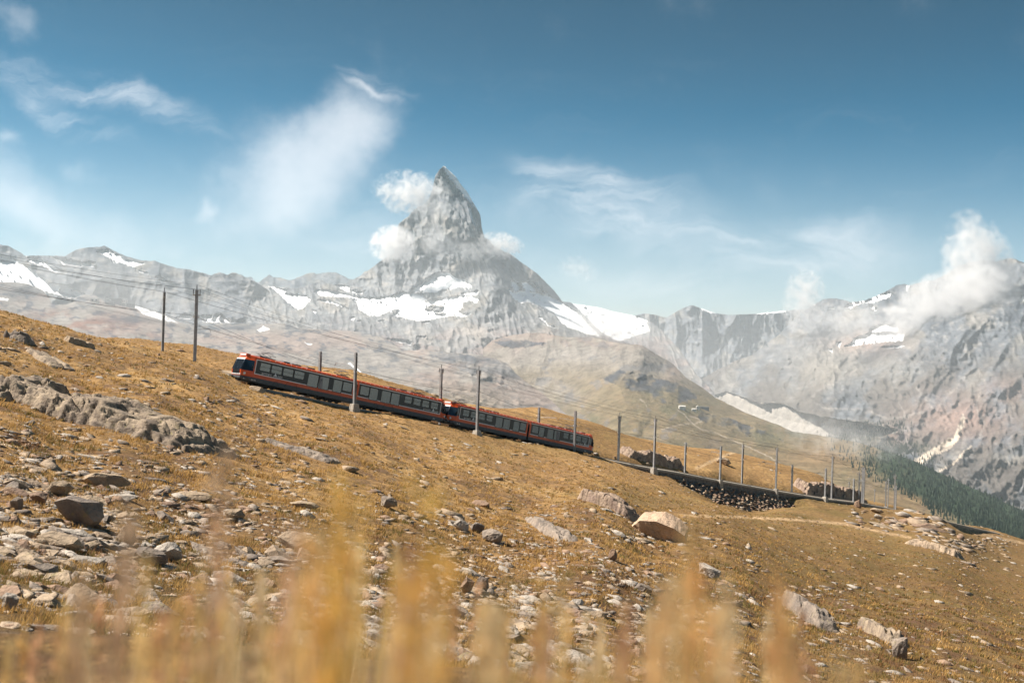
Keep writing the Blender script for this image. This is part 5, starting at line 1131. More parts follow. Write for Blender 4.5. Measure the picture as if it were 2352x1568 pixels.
def outcrop(px0, py0, px1, py1, wid, H, m, label, seed=0, front=.55, name='rock_outcrop', terr=.22, nu=110, nv=56, lift=0.0, d0=None, d1=None, backw=1.0, cat='rock outcrop'):
    """bedrock breaking out of the slope along a line on the ground: gentle back, broken front facing the camera"""
    a = hit(px0, py0) if d0 is None else cam_point(px0, py0, d0); b = hit(px1, py1) if d1 is None else cam_point(px1, py1, d1)
    a = np.array(a); b = np.array(b); ax_ = b[:2] - a[:2]; L = np.linalg.norm(ax_); ax_ /= L; toC = np.array([ax_[1], -ax_[0]])
    if toC @ (-(a[:2] + b[:2]) / 2) < 0: toC = -toC
    u = np.linspace(-.06, 1.06, nu); v = np.linspace(-1.0 * backw, 1.0, nv); U, Vv = np.meshgrid(u, v)
    jag = fbm(U * L / 1.4, Vv * 0 + seed, 4, seed + 3, .6)
    su, sv = U * L, Vv * wid
    vv = Vv + .08 * jag + .16 * fbm(su / 5.5, sv / 1.2, 3, seed + 19) + .05 * fbm(su / .7, sv / .7, 3, seed + 9)
    prof = sstep(-1.0 * backw, -.15 * backw, vv) * (1 - sstep(front, front + .28, vv)); end = sstep(-.06, .12, U + .05 * jag) * (1 - sstep(.86, 1.06, U + .06 * jag)); big = .8 + .45 * fbm(su / 3.5, sv / 9, 2, seed + 5)
    h = H * prof * end * big
    lay = (h + .05 * su + .10 * fbm(su / 4, sv / 2, 2, seed + 6)) / terr; fr = lay - np.floor(lay); h = h + (np.floor(lay) + sstep(.55, 1.0, fr) - lay) * terr * .75 * np.clip(h / (.3 * H), 0, 1)
    cw = fbm(su / 1.3, sv / 1.3, 3, seed + 11); c1 = np.clip(1 - np.abs(perlin(su / 5 + .2 * cw, sv / 1.1 + .3 * cw, seed + 7)) / .08, 0, 1); c2 = np.clip(1 - np.abs(perlin(su / 1.9 + .35 * cw + sv / 4, sv / 3.5, seed + 8)) / .05, 0, 1)
    h -= (c1 * .32 + c2 * .18) * np.minimum(1, H) * prof * end
    cwx = su + .5 * cw + .4 * sv; cwy = sv + .25 * cw; ci = np.floor(cwx / 1.25).astype(int); cj = np.floor(cwy / .55 + .37 * ci).astype(int); rnd_ = (np.sin(ci * 12.9898 + cj * 78.233 + seed) * 43758.5453) % 1
    h += ((rnd_ - .5) * .30 * min(1, H) + .03 * fbm(su / .5, sv / .35, 3, seed + 8)) * prof * end      # joint blocks
    Xw = a[0] + ax_[0] * su + toC[0] * sv; Yw = a[1] + ax_[1] * su + toC[1] * sv
    zg = zground(Xw.ravel(), np.maximum(Yw.ravel(), 1.5)).reshape(Xw.shape)
    zb = zg if d0 is None else np.minimum(zg, a[2] + (b[2] - a[2]) * np.clip(U, 0, 1) + .2) if lift == 0 else a[2] + (b[2] - a[2]) * np.clip(U, 0, 1)
    Zw = zb + h - .22 * (1 - np.clip(prof * end * 3, 0, 1))
    o = mesh_from(name, np.stack([Xw, Yw, Zw], -1).reshape(-1, 3), grid_faces(nu, nv), m, None, False)
    tag(o, label, cat); return o
outcrop(40, 905, 515, 1050, 4.4, 1.15, M_outc, 'long striped grey bedrock outcrop with dark cracks on the left slope', 1, nu=190, nv=110, front=.5, terr=.28, backw=.7)
outcrop(-60, 905, 130, 900, 1.5, .9, M_outc, 'dark fractured bedrock at the picture edge, above the long striped outcrop', 2)
outcrop(18, 772, 72, 792, 1.0, .9, M_stone2, 'layered dark slab poking from the crest at the far left', 3, nu=80, nv=50)
outcrop(90, 815, 150, 850, 1.3, .5, M_outc, 'low dark rock sheet between the crest slab and the striped outcrop', 4, nu=90, nv=50)
outcrop(150, 783, 214, 800, .9, .55, M_stoneA, 'pale slab with a black shaded end below the left crest', 5, nu=90, nv=50)
outcrop(1345, 1147, 1466, 1203, 1.6, 1.1, M_cut, 'broken brown ledge leading down to the big lone boulder', 6, nu=130, nv=70)
outcrop(1816, 1392, 1908, 1450, .85, 1.0, M_stone2, 'jagged grey outcrop with black right end, on the lower right slope', 7, nu=130, nv=70)
outcrop(1992, 1438, 2064, 1486, .75, .8, M_outc, 'pale layered outcrop just above the grey angular block', 8, nu=120, nv=60)
outcrop(620, 1015, 775, 1066, 1.1, .4, M_stone2, 'dark shaly rock band below the upper carriages', 9, nu=120, nv=60)
outcrop(1222, 1192, 1308, 1244, .8, .5, M_stone2, 'dark tilted ledges left of the broken brown ledge', 10, nu=110, nv=60)
outcrop(2085, 1246, 2212, 1284, 3.2, 1.1, M_stone, 'smooth pale rock slabs split by a black cleft under the rubble ridge', 11, nu=130, nv=70)
outcrop(1423, 1061, 1556, 1086, 3.6, 3.3, M_cut, 'rough broken rock face behind the track just beyond the train', 12, d0=171, d1=183, lift=1, front=.45, terr=.5, name='rock_outcrop', nu=150, nv=80, cat='rock face')
outcrop(1826, 1133, 1972, 1156, 3.8, 3.9, M_cut, 'big brown rock cutting with overhanging shade behind the far track', 13, d0=214, d1=233, lift=1, front=.5, terr=.6, name='rock_cutting', nu=160, nv=90, cat='rock cutting')
M_pink = stone_mat('pinkish_boulder', (.56, .40, .28), (.38, .27, .19), .15)
def big_boulder():
    pts = [(-1.0, -.25, .05), (-1.02, .2, .12), (-.93, -.32, .38), (-.75, -.45, .74), (-.7, .45, .70), (-.2, -.50, .96), (0, .5, .98), (.45, -.52, .93), (.5, .5, .9), (.86, -.46, .76), (.9, .4, .72), (1.0, -.36, .45), (.96, .35, .4), (.88, -.38, .06), (.85, .35, 0), (.2, -.50, -.10), (.2, .5, -.10), (-.6, -.42, -.05), (-.6, .4, -.1)]
    bm = bmesh.new(); [bm.verts.new(p) for p in pts]; bmesh.ops.convex_hull(bm, input=bm.verts); bmesh.ops.triangulate(bm, faces=bm.faces); bmesh.ops.subdivide_edges(bm, edges=bm.edges, cuts=9, use_grid_fill=True); bm.normal_update()
    for v in bm.verts:
        p = v.co; lay_ = (p.z * 6 + p.x * 1.2 + .6 * float(perlin(p.x * 2.2, p.y * 2 + 4, 61))); f_ = lay_ - math.floor(lay_)
        v.co += v.normal * (.03 * float(fbm(np.array([p.x * 4 + p.y]), np.array([p.z * 5]), 3, 62)[0]) - .035 * max(0, 1 - abs(f_ - .5) / .10) * (.4 + max(0, float(perlin(p.x * 2, p.z * 3, 64)) * 2)))
    me = bpy.data.meshes.new('boulder'); bm.to_mesh(me); bm.free(); me.materials.append(M_pink); o = bpy.data.objects.new('boulder', me); col.objects.link(o)
    p = hit(1515, 1240); k = p[1] / FPX; o.location = (p[0], p[1] + 1.0, p[2] - .15); o.scale = (66 * k, 60 * k, 62 * k); o.rotation_euler = (math.radians(17), math.radians(15), math.radians(-14))
    tag(o, 'huge lone pinkish boulder with a black shadow under its downhill end', 'boulder')
big_boulder()
rock(1643, 1051, 1685, 1070, M_stoneA, 'smooth pale cylindrical boulder on the far grass slope behind the wires', seed=4, tilt=8, sink=.1)
rock(1963, 1147, 1981, 1166, M_stone3, 'squared stone block ending the retaining wall', 'stone_block_end', seed=5, tilt=0, sink=.3, depth=214)
rock(2044, 1464, 2100, 1520, M_stone2, 'angular blue grey block below the pale layered outcrop', seed=6, tilt=18)
rock(866, 1140, 916, 1172, M_stone2, 'dark stacked block beside the mid slope, below the short concrete footed mast', seed=7)
rock(1040, 1193, 1078, 1222, M_white_rock, 'pale tilted block at the head of the little boulder row', seed=8, tilt=25)
rock(1078, 1200, 1112, 1226, M_stone2, 'grey leaning block in the little boulder row', seed=9)
rock(1102, 1217, 1162, 1250, M_stone2, 'dark rounded boulder ending the little boulder row', seed=10)
rock(629, 1226, 730, 1270, M_stoneA, 'broad pale humped boulder behind the blurred plume', seed=11, tilt=6)
rock(1057, 1326, 1092, 1370, M_stone3, 'left brown block of the pair of upright blocks', seed=12)
rock(1088, 1326, 1124, 1366, M_stone2, 'right grey block of the pair of upright blocks', seed=13)
rock(986, 1416, 1044, 1446, M_white_rock, 'fractured pale block low on the middle slope', seed=14)
rock(345, 1248, 422, 1290, M_white_rock, 'white flecked boulder on the lower left slope', seed=15)
rock(296, 1262, 386, 1300, M_stone2, 'dark flat slab touching the white flecked boulder', seed=16)
rock(174, 1138, 242, 1194, M_stoneA, 'bright flat topped slab on the left slope', seed=17, tilt=16)
rock(108, 1142, 236, 1214, M_stone2, 'wide dark slab under the bright flat topped slab', seed=18, tilt=14)
rock(262, 1205, 316, 1258, M_stoneA, 'long pale slab pointing downhill between two dark slabs', seed=19, tilt=28)
rock(184, 1089, 290, 1124, M_stoneA, 'broad lichen slab above the bright flat topped slab', seed=20, tilt=8)
rock(100, 1106, 166, 1142, M_stoneA, 'pale slab with a white patch left of the broad lichen slab', seed=21)
rock(60, 1130, 110, 1162, M_stone3, 'brownish blocky stone in the left rubble', seed=22)
rock(16, 1140, 54, 1176, M_stone2, 'upright grey stone near the picture edge in the left rubble', seed=23, tilt=40)
rock(510, 1168, 562, 1198, M_stoneA, 'pale leaning slab left of the broad humped boulder', seed=24)
rock(396, 1131, 484, 1150, M_stoneA, 'long thin flat slab with a black underside on the left slope', seed=25, tilt=5)
rock(655, 1151, 730, 1170, M_stoneA, 'low flat tongue shaped slab above the blurred plume', seed=26, tilt=5)
rock(-4, 1362, 40, 1408, M_white_rock, 'bluish white boulder at the lower left picture edge', seed=27)
rock(74, 1228, 188, 1268, M_stoneA, 'wide half buried slab on the lower left slope', seed=28)
rock(1598, 1298, 1668, 1330, M_white_rock, 'pale boulder with dark end below the huge lone boulder', seed=29, tilt=22)
rock(1455, 1340, 1500, 1364, M_stone2, 'grey blocks lying in the lower middle slope', seed=30)
rock(1556, 1372, 1574, 1392, M_stone2, 'small grey pyramid shaped stone in the lower middle slope', seed=31)
rock(1396, 1262, 1420, 1290, M_stone3, 'upright brown pinnacle stone in the middle slope', seed=32, tilt=0)
rock(2000, 1168, 2032, 1180, M_stoneA, 'light slab leaning over a dark hollow at the head of the rubble ridge', seed=33, sink=0)
rock(2008, 1180, 2030, 1193, M_white_rock, 'bluish grey block in the rubble ridge', seed=34)
rock(505, 852, 552, 864, M_stoneA, 'pale flat rock lying where the crest meets the nose of the train', seed=35, tilt=12)
rock(566, 888, 612, 902, M_stoneA, 'long pale flat stone under the cab of the uppermost carriage', seed=36, tilt=12)

# ------------------------------------------------------------------ loose stones
def dens_at(px, py):
    d = .17 + 0 * px
    for gx, gy, rx, ry, a in ((180, 1180, 330, 150, 1.3), (1250, 1420, 350, 120, 1.4), (1050, 1300, 260, 80, .7), (600, 1300, 260, 110, .7), (300, 1000, 420, 70, .5), (560, 930, 160, 30, .45), (1300, 1280, 300, 70, .4), (2100, 1200, 110, 22, 2.2), (2230, 1240, 90, 22, 2.0), (1150, 1180, 260, 60, .35),
                           (1700, 1440, 260, 90, .4), (2200, 1270, 120, 30, .9), (950, 1480, 300, 90, .6), (700, 1130, 200, 60, .35), (1000, 1040, 260, 30, .2), (50, 800, 200, 40, .5), (2050, 1460, 200, 60, .3), (1210, 962, 60, 12, .7), (1050, 905, 90, 12, .9), (1450, 1180, 100, 40, .3), (1400, 985, 60, 12, .5), (1500, 1040, 120, 15, .3), (430, 800, 60, 10, .3), (2300, 1330, 100, 60, .3), (1860, 1390, 80, 40, .5)):
        d = d + a * np.exp(-(((px - gx) / rx) ** 2 + ((py - gy) / ry) ** 2))
    return d
rs = np.random.default_rng(77)
cand = []
cpx = rs.uniform(-60, 2410, 110000); cpy = rs.uniform(700, 1600, 110000)
cl_ = 0.55 + 1.3 * fbm(cpx / 90, cpy / 45, 3, 201)
keep = rs.uniform(0, 2.0, 110000) < dens_at(cpx, cpy) * np.clip(cl_, .1, 2)
SM = [M_stone, M_stoneA, M_stone2, M_stone3, M_white_rock]
for x, y in zip(cpx[keep], cpy[keep]):
    p = hit(x, y)
    if p is None or p[1] < 9: continue
    D = p[1]; s = min(.078 * math.exp(rs.normal(0, .60)) * (1.25 if D < 60 else 1.1 + D / 160), .75)
    if D < 45: s = min(s * .85, .34)
    if D > 170 and x > 1930: s *= 1.5 + 1.9 * math.exp(-(((x - 2110) / 130) ** 2 + ((y - 1205) / 35) ** 2))
    if 950 < x < 1150 and y < 940: s *= 1.8
    if p[1] > 95 and np.min(np.hypot(TRACK[:, 0] - p[0], TRACK[:, 1] - p[1])) < 3: continue
    if s * FPX / D < 1.3: s = 1.3 * D / FPX * rs.uniform(1, 1.5)
    cand.append((s * FPX / D, x, y, p, s))
dd = np.array([c[3] for c in cand]); dtr, _, _ = seg_dist(dd[:, 0], dd[:, 1], TRACK); cand = [c for c, q in zip(cand, dtr) if q > 3.0]
cand.sort(key=lambda c: -c[0])
print('stones', len(cand)); cand = cand[:17000]
PROTO = [rock_mesh('stone', 300 + i, (.34, .45, .28, .6)[i % 4], SM[i % 5], (12, 14, 16)[i % 3]) for i in range(20)]
WORDS = {0: 'sandy', 1: 'lichened', 2: 'slaty', 3: 'rusty', 4: 'whitish'}
SHORT = [(270, 985, 'the long striped outcrop'), (20, 900, 'the dark fractured bedrock'), (45, 780, 'the layered dark crest slab'), (120, 832, 'the low dark rock sheet'), (182, 792, 'the pale slab below the crest'), (1405, 1172, 'the broken brown ledge'), (1860, 1418, 'the jagged grey outcrop'),
         (2028, 1460, 'the pale layered outcrop'), (700, 1040, 'the dark shaly rock band'), (1265, 1216, 'the dark tilted ledges'), (2150, 1262, 'the smooth pale rock slabs'), (1522, 1212, 'the huge lone boulder'), (1664, 1060, 'the cylindrical far boulder'), (2072, 1490, 'the angular blue grey block'),
         (890, 1156, 'the dark stacked block'), (1058, 1207, 'the pale tilted block'), (1132, 1233, 'the dark rounded boulder'), (680, 1248, 'the broad humped boulder'), (1090, 1346, 'the pair of upright blocks'), (1015, 1430, 'the fractured pale block'), (383, 1270, 'the white flecked boulder'),
         (208, 1165, 'the bright flat topped slab'), (290, 1232, 'the long pale downhill slab'), (236, 1106, 'the broad lichen slab'), (85, 1146, 'the brownish blocky stone'), (536, 1183, 'the pale leaning slab'), (440, 1140, 'the long thin flat slab'), (692, 1160, 'the tongue shaped slab'), (18, 1385, 'the bluish white boulder'),
         (130, 1248, 'the wide half buried slab'), (1633, 1314, 'the pale dark ended boulder'), (1478, 1352, 'the grey blocks'), (1565, 1382, 'the pyramid shaped stone'), (1408, 1276, 'the brown pinnacle stone'), (2018, 1180, 'the light leaning slab'), (528, 858, 'the nose of the train'), (1098, 990, 'the mast before the third carriage'), (1320, 1040, 'the downhill end of the train')]
used_labels = set()
def describe(size, shape, colour, x, y):
    L = sorted(SHORT, key=lambda l: (l[0] - x) ** 2 + ((l[1] - y) * 1.6) ** 2); opts = []
    for lx, ly, nm in L[:8]:
        dx_, dy_ = x - lx, (y - ly) * 1.6; d = math.hypot(dx_, dy_)
        rel = ('uphill left of' if dx_ < 0 else 'to the right of') if abs(dx_) > abs(dy_) else ('above' if dy_ < 0 else 'below')
        far = 'close' if d < 60 else ('some way' if d < 150 else 'far')
        opts.append('%s %s %s stone %s %s %s' % (size, shape, colour, far, rel, nm))
    for o_ in opts:
        if o_ not in used_labels: used_labels.add(o_); return o_
    return opts[0]
NTOP = 285
for k, (sz, x, y, p, s) in enumerate(cand[:NTOP]):
    i = int(rs.integers(20)); o = bpy.data.objects.new('stone', PROTO[i]); col.objects.link(o)
    o.location = (p[0], p[1], p[2] + s * .04); o.scale = (s * rs.uniform(1.0, 1.7), s * rs.uniform(.8, 1.2), s * rs.uniform(.7, 1.3)); o.rotation_euler = (rs.uniform(-.3, .3), .18 + rs.uniform(-.25, .3), rs.normal(-.2, .5))
    shape = ('flat', 'blocky', 'thin', 'chunky')[i % 4]; size = 'large' if s > .36 else ('medium' if s > .22 else 'small')
    tag(o, describe(size, shape, WORDS[i % 5], x, y), 'stone', 'loose stones scattered on the hillside')
# the rest in one mesh per kind of stone
for mi in range(5):
    VV = []; FF = []; off = 0
    protos = [PROTO[i] for i in range(20) if i % 5 == mi]; arr = []
    for me in protos:
        v = np.empty(len(me.vertices) * 3); me.vertices.foreach_get('co', v); me.calc_loop_triangles(); f = np.empty(len(me.loop_triangles) * 3, np.int32); me.loop_triangles.foreach_get('vertices', f); arr.append((v.reshape(-1, 3), f.reshape(-1, 3)))
    for j, (sz, x, y, p, s) in enumerate(cand[NTOP:]):
        if j % 5 != mi: continue
        v, f = arr[int(rs.integers(len(arr)))]; a = rs.normal(-.2, .6); b = .18 + rs.uniform(-.25, .3); sx, sy, sz_ = s * rs.uniform(1, 1.9), s * rs.uniform(.8, 1.2), s * rs.uniform(.6, 1.2)
        q = v * (sx, sy, sz_); ca, sa, cb, sb = math.cos(a), math.sin(a), math.cos(b), math.sin(b)
        q = np.stack([q[:, 0] * cb + q[:, 2] * sb, q[:, 1], -q[:, 0] * sb + q[:, 2] * cb], 1); q = np.stack([q[:, 0] * ca - q[:, 1] * sa, q[:, 0] * sa + q[:, 1] * ca, q[:, 2]], 1)
        VV.append(q + (p[0], p[1], p[2] + s * .03)); FF.append(f + off); off += len(v)
    o = mesh_from('loose_stones', np.concatenate(VV), np.concatenate(FF), SM[mi]); tag(o, kind='stuff')
# ------------------------------------------------------------------ dry grass
def grass_mat(name, rough=.7):
    m = bpy.data.materials.new(name); m.use_nodes = True; t = m.node_tree; t.nodes.clear()
    at = nd(t, 'ShaderNodeVertexColor', layer_name='Col'); d = nd(t, 'ShaderNodeBsdfDiffuse'); tr = nd(t, 'ShaderNodeBsdfTranslucent'); lk(t, at.outputs[0], d.inputs[0]); lk(t, at.outputs[0], tr.inputs[0])
    mx = nd(t, 'ShaderNodeMixShader'); mx.inputs[0].default_value = .35; lk(t, d.outputs[0], mx.inputs[1]); lk(t, tr.outputs[0], mx.inputs[2]); o = nd(t, 'ShaderNodeOutputMaterial'); lk(t, mx.outputs[0], o.inputs[0]); return m
M_grass = grass_mat('dry_grass_blades')
rg = np.random.default_rng(5)
# short turf on the slope in front of the line: tufts of narrow blades
N = 120000
gx = rg.uniform(-80, 2430, N); lo_, hi_ = math.log(11), math.log(165); gd = np.exp(rg.uniform(lo_, hi_, N))
P = cam_point(gx, 784, gd); zg = zground(P[:, 0], P[:, 1]); P[:, 2] = zg
dtr, _, _ = seg_dist(P[:, 0], P[:, 1], TRACK); qx, qy = pix(P)
clump = fbm(P[:, 0] / 1.6, P[:, 1] / 2.2, 3, 301); ok = (dtr > 2.7) & (rg.uniform(-.35, .45, N) < clump) & (qy < 1640); P = P[ok]; gx = gx[ok]; clump = clump[ok]; qx = qx[ok]; qy = qy[ok]; n = len(P)
nb = 5; K = n * nb
base = np.repeat(P, nb, 0); Dd = np.repeat(P[:, 1], nb); base[:, 0] += rg.normal(0, .07, K); base[:, 1] += rg.normal(0, .09, K)
hgt = rg.uniform(.06, .17, K) * (1 + .7 * np.repeat(np.clip(clump, -.3, .6), nb)) * np.clip(Dd / 45, .75, 1.0); wd = rg.uniform(.007, .014, K) * np.clip(Dd / 20, .8, 3.5)
ang = rg.uniform(0, 2 * np.pi, K); lean = np.stack([rg.normal(.25, .35, K), rg.normal(0, .3, K), np.zeros(K)], 1) * hgt[:, None]
ex = np.stack([np.cos(ang) * wd, np.sin(ang) * wd, np.zeros(K)], 1); tip = base + lean; tip[:, 2] += hgt; base[:, 2] -= .02
V = np.stack([base - ex, base + ex, tip], 1).reshape(-1, 3); F = np.arange(K * 3, dtype=np.int32).reshape(-1, 3)
pal = np.array([[.56, .35, .13], [.50, .30, .11], [.40, .24, .09], [.28, .20, .07], [.19, .16, .055], [.38, .21, .09], [.23, .13, .07]])
gz = np.zeros(n)
for a_, b_, rx, ry, am in ((300, 1350, 420, 160, 1.0), (1850, 1190, 260, 45, 1.1), (2100, 1400, 460, 200, 1.15), (900, 1450, 400, 100, .5), (1250, 1010, 260, 40, .4), (1500, 1150, 260, 40, .5)): gz = np.maximum(gz, am * np.exp(-(((qx - a_) / rx) ** 2 + ((qy - b_) / ry) ** 2)))
f2 = fbm(P[:, 0] / 2.6, P[:, 1] / 3.6, 3, 311)
pi_ = np.clip(((f2 * 1.7 + .42) * 4 + gz * 2.2 + rg.normal(0, 1.0, n)), 0, 6).astype(int); C = pal[np.repeat(pi_, nb)] * rg.uniform(.75, 1.25, (K, 1))
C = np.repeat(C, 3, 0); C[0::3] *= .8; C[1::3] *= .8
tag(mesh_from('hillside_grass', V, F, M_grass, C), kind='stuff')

# tall grass close in front of the lens, far inside the focus distance
def blade_ribbon(b, tip, w0, lean_dir, seg=7, bend=.25):
    b = np.array(b); tip = np.array(tip); L = np.linalg.norm(tip - b); side = np.array([math.cos(lean_dir), math.sin(lean_dir), 0.0]); c = (b + tip) / 2 + np.array([-(tip[0] - b[0]) * bend, 0, L * .08])
    V = []
    for k in range(seg + 1):
        t_ = k / seg; p = b * (1 - t_) ** 2 + 2 * c * t_ * (1 - t_) + tip * t_ * t_; w_ = w0 * (1 - t_ ** 2.2) + .0004; V += [p - side * w_, p + side * w_]
    return V, [(2 * k, 2 * k + 1, 2 * k + 3, 2 * k + 2) for k in range(seg)]
PALN = [(.88, .62, .28), (.84, .53, .20), (.90, .70, .42), (.66, .44, .10), (.40, .32, .07), (.84, .50, .28), (.66, .38, .22)]
def near_ground(px, D): p = cam_point(px, 784, D); p[2] = zground(p[0], p[1])[0]; return p
def tip_prof(px): # how high the blur reaches along the picture, in rows
    return np.interp(px, [-200, 0, 150, 350, 550, 700, 830, 920, 1000, 1100, 1250, 1400, 1500, 1600, 1720, 1800, 1900, 2050, 2200, 2400], [1440, 1430, 1400, 1370, 1310, 1270, 1200, 1250, 1330, 1390, 1370, 1420, 1330, 1340, 1370, 1400, 1500, 1560, 1600, 1620])
VV = []; FF = []; CC = []; off = 0; rb = np.random.default_rng(15)
for k in range(380):
    px = rb.uniform(-200, 2300); D = .38 + 1.2 * rb.uniform(0, 1) ** 1.8; b = near_ground(px, D); tp = tip_prof(px); ty = tp + rb.exponential(60) + rb.uniform(0, 160)
    if ty > 1640: continue
    if rb.uniform() < (.55 if 1020 < px < 1250 or px < 200 else .1): continue
    t_ = cam_point(px + rb.normal(38, 55) / D, ty, D * rb.uniform(.95, 1.08)); V, F = blade_ribbon(b, t_, rb.uniform(.0010, .0022), rb.uniform(-.6, .6)); c = np.array(PALN[rb.choice(7, p=[.24, .22, .12, .16, .12, .08, .06])]) * rb.uniform(.8, 1.2)
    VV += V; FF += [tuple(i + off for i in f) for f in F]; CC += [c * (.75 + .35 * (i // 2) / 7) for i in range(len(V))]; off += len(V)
# seed heads: loose panicles of tiny spikelets
def panicle(b, t_, n_, r_, c):
    global off
    b = np.array(b); t_ = np.array(t_)
    for k in range(n_):
        f = rb.uniform(0, 1); p = b + (t_ - b) * f + rb.normal(0, 1, 3) * r_ * (1 - .55 * f); q = p + np.array([rb.normal(0, .3), rb.normal(0, .3), 1]) * .007 + (t_ - b) * .03; s = .0022
        VV.extend([p + (-s, 0, 0), p + (s, 0, 0), q]); FF.append((off, off + 1, off + 2)); CC.extend([c * rb.uniform(.8, 1.2)] * 3); off += 3
for k in range(110):
    px = rb.uniform(-100, 2000); D = rb.uniform(.55, 1.5); b = near_ground(px, D); ty = tip_prof(px) - rb.exponential(35) + 60; t_ = cam_point(px + rb.normal(15, 30) / D, ty, D); V, F = blade_ribbon(b, t_, .0009, 0, 6)
    c = np.array(PALN[rb.choice([0, 1, 2, 5, 6])]); VV += V; FF += [tuple(i + off for i in f) for f in F]; CC += [c * .9] * len(V); off += len(V)
    d = t_ - b; panicle(b + d * .80, t_, 40, .005, c)
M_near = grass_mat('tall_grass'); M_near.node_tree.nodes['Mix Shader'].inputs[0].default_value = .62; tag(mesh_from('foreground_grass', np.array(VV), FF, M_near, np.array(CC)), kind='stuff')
# the clumps that rise highest stand out one by one
def plume(px, top, D, n_, spread, c, label):
    global VV, FF, CC, off
    b0 = near_ground(px, D); root = empty('grass_plume', tuple(b0), label, 'grass plume', 'blurred grass plumes close to the lens')
    VV, FF, CC, off = [], [], [], 0
    tips = []
    for k in range(n_):
        b = b0 + np.array([rb.normal(0, spread * .5), rb.normal(0, .04), 0]); t_ = cam_point(px + 45 + rb.normal(0, spread * FPX / D * .45), top + abs(rb.normal(0, 1)) * 110, D * rb.uniform(.96, 1.04)); V, F = blade_ribbon(b, t_, rb.uniform(.0010, .0020), rb.uniform(-.4, .4), 8)
        cc = np.array(c) * rb.uniform(.8, 1.2); VV += V; FF += [tuple(i + off for i in f) for f in F]; CC += [cc] * len(V); off += len(V); tips.append((b, t_))
    o = mesh_from('blades', np.array(VV) - b0, FF, M_near, np.array(CC)); o.parent = root
    VV, FF, CC, off = [], [], [], 0
    for b, t_ in tips[::2]: panicle(b + (t_ - b) * .70, t_, 60, .006, np.array(c) * 1.08)
    o = mesh_from('seed_heads', np.array(VV) - b0, FF, M_near, np.array(CC)); o.parent = root; o['kind'] = 'stuff'
plume(795, 1060, .52, 8, .030, (.86, .55, .16), 'tall golden plume rising highest, left of the middle')
plume(700, 1200, .55, 5, .02, (.88, .58, .26), 'pale straw plume just left of the tall golden plume')
plume(935, 1260, .52, 6, .02, (.80, .50, .16), 'greenish gold plume just right of the tall golden plume')
plume(1545, 1140, .55, 3, .012, (.88, .58, .26), 'faint thin pale plume below the stone pitching')
plume(1780, 1290, .62, 5, .016, (.84, .52, .24), 'pale plume leaning right of the huge boulder')
plume(1590, 1330, .66, 8, .018, (.86, .56, .26), 'straw coloured plume below the huge lone boulder')
plume(470, 1040, .6, 2, .01, (.80, .54, .34), 'thin rosy stalk crossing the end of the striped outcrop')
plume(620, 1080, .6, 2, .008, (.80, .52, .34), 'single rosy seed head floating right of the striped outcrop')
plume(250, 1110, .6, 3, .01, (.72, .48, .30), 'brownish rosy heads before the left slabs')
plume(130, 1250, .62, 4, .014, (.66, .44, .26), 'brown blurred heads over the lower left slabs')
plume(1110, 1330, .6, 5, .016, (.84, .62, .34), 'soft straw plume over the pair of upright blocks')
plume(1480, 1340, .7, 7, .02, (.90, .64, .34), 'cream plume left of the straw one below the boulder')
# ------------------------------------------------------------------ the conifer forest on the far flank of the shoulder
M_fir = mat('dark_fir', (.030, .045, .026), .95, 0, .5, .2)
def forest(name, spots, hmin, hmax, r_):
    VV = []; FF = []; off = 0
    for p in spots:
        h = r_.uniform(hmin, hmax); w_ = h * r_.uniform(.16, .26); a0 = r_.uniform(0, 6)
        for z0, z1, k in ((.05, .62, 1.0), (.38, 1.0, .62)):
            ring = [(p[0] + math.cos(a0 + i * 2 * math.pi / 5) * w_ * k, p[1] + math.sin(a0 + i * 2 * math.pi / 5) * w_ * k, p[2] + h * z0) for i in range(5)]; VV += ring + [(p[0], p[1], p[2] + h * z1)]
            FF += [(off + i, off + (i + 1) % 5, off + 5) for i in range(5)]; off += 6
    o = mesh_from(name, np.array(VV), FF, M_fir); tag(o, kind='stuff')
rf = np.random.default_rng(9); sp = []
i_, j_ = S_px.shape
while len(sp) < 5200:
    a = rf.integers(0, i_); b = rf.integers(0, j_); x, y = S_px[a, b], S_py[a, b]
    line = np.interp(x, [1900, 1960, 2050, 2200, 2352, 2800], [1030, 1075, 1125, 1200, 1262, 1420])      # lower limit of the wood
    if x < 1900 or y > line + 6 * rf.normal(): continue
    if rf.uniform() > min(1, (x - 1880) / 260) * (1 - .5 * np.clip((line - y) / 200, 0, 1)) * (.6 + .8 * float(perlin(x / 30, y / 18, 401))): continue
    q = S_P[a, b]; sp.append((q[0] + rf.normal(0, 4), q[1] + rf.normal(0, 12), q[2] - 1))
forest('conifer_forest', sp, 9, 19, rf)
sp = []; i_, j_ = E_px.shape
while len(sp) < 900:
    a = rf.integers(0, i_); b = rf.integers(0, j_); x, y = E_px[a, b], E_py[a, b]
    w_ = math.exp(-(((x - 2060) / 45) ** 2 + ((y - 1033) / 13) ** 2)) + .8 * math.exp(-(((x - 1950) / 40) ** 2 + ((y - 1003) / 6) ** 2)) + .35 * math.exp(-(((x - 2010) / 60) ** 2 + ((y - 985) / 14) ** 2)) + .2 * math.exp(-(((x - 2140) / 30) ** 2 + ((y - 1058) / 10) ** 2))
    if rf.uniform() < w_: q = E_P[a, b]; sp.append(tuple(q))
forest('valley_trees', sp, 12, 22, rf)
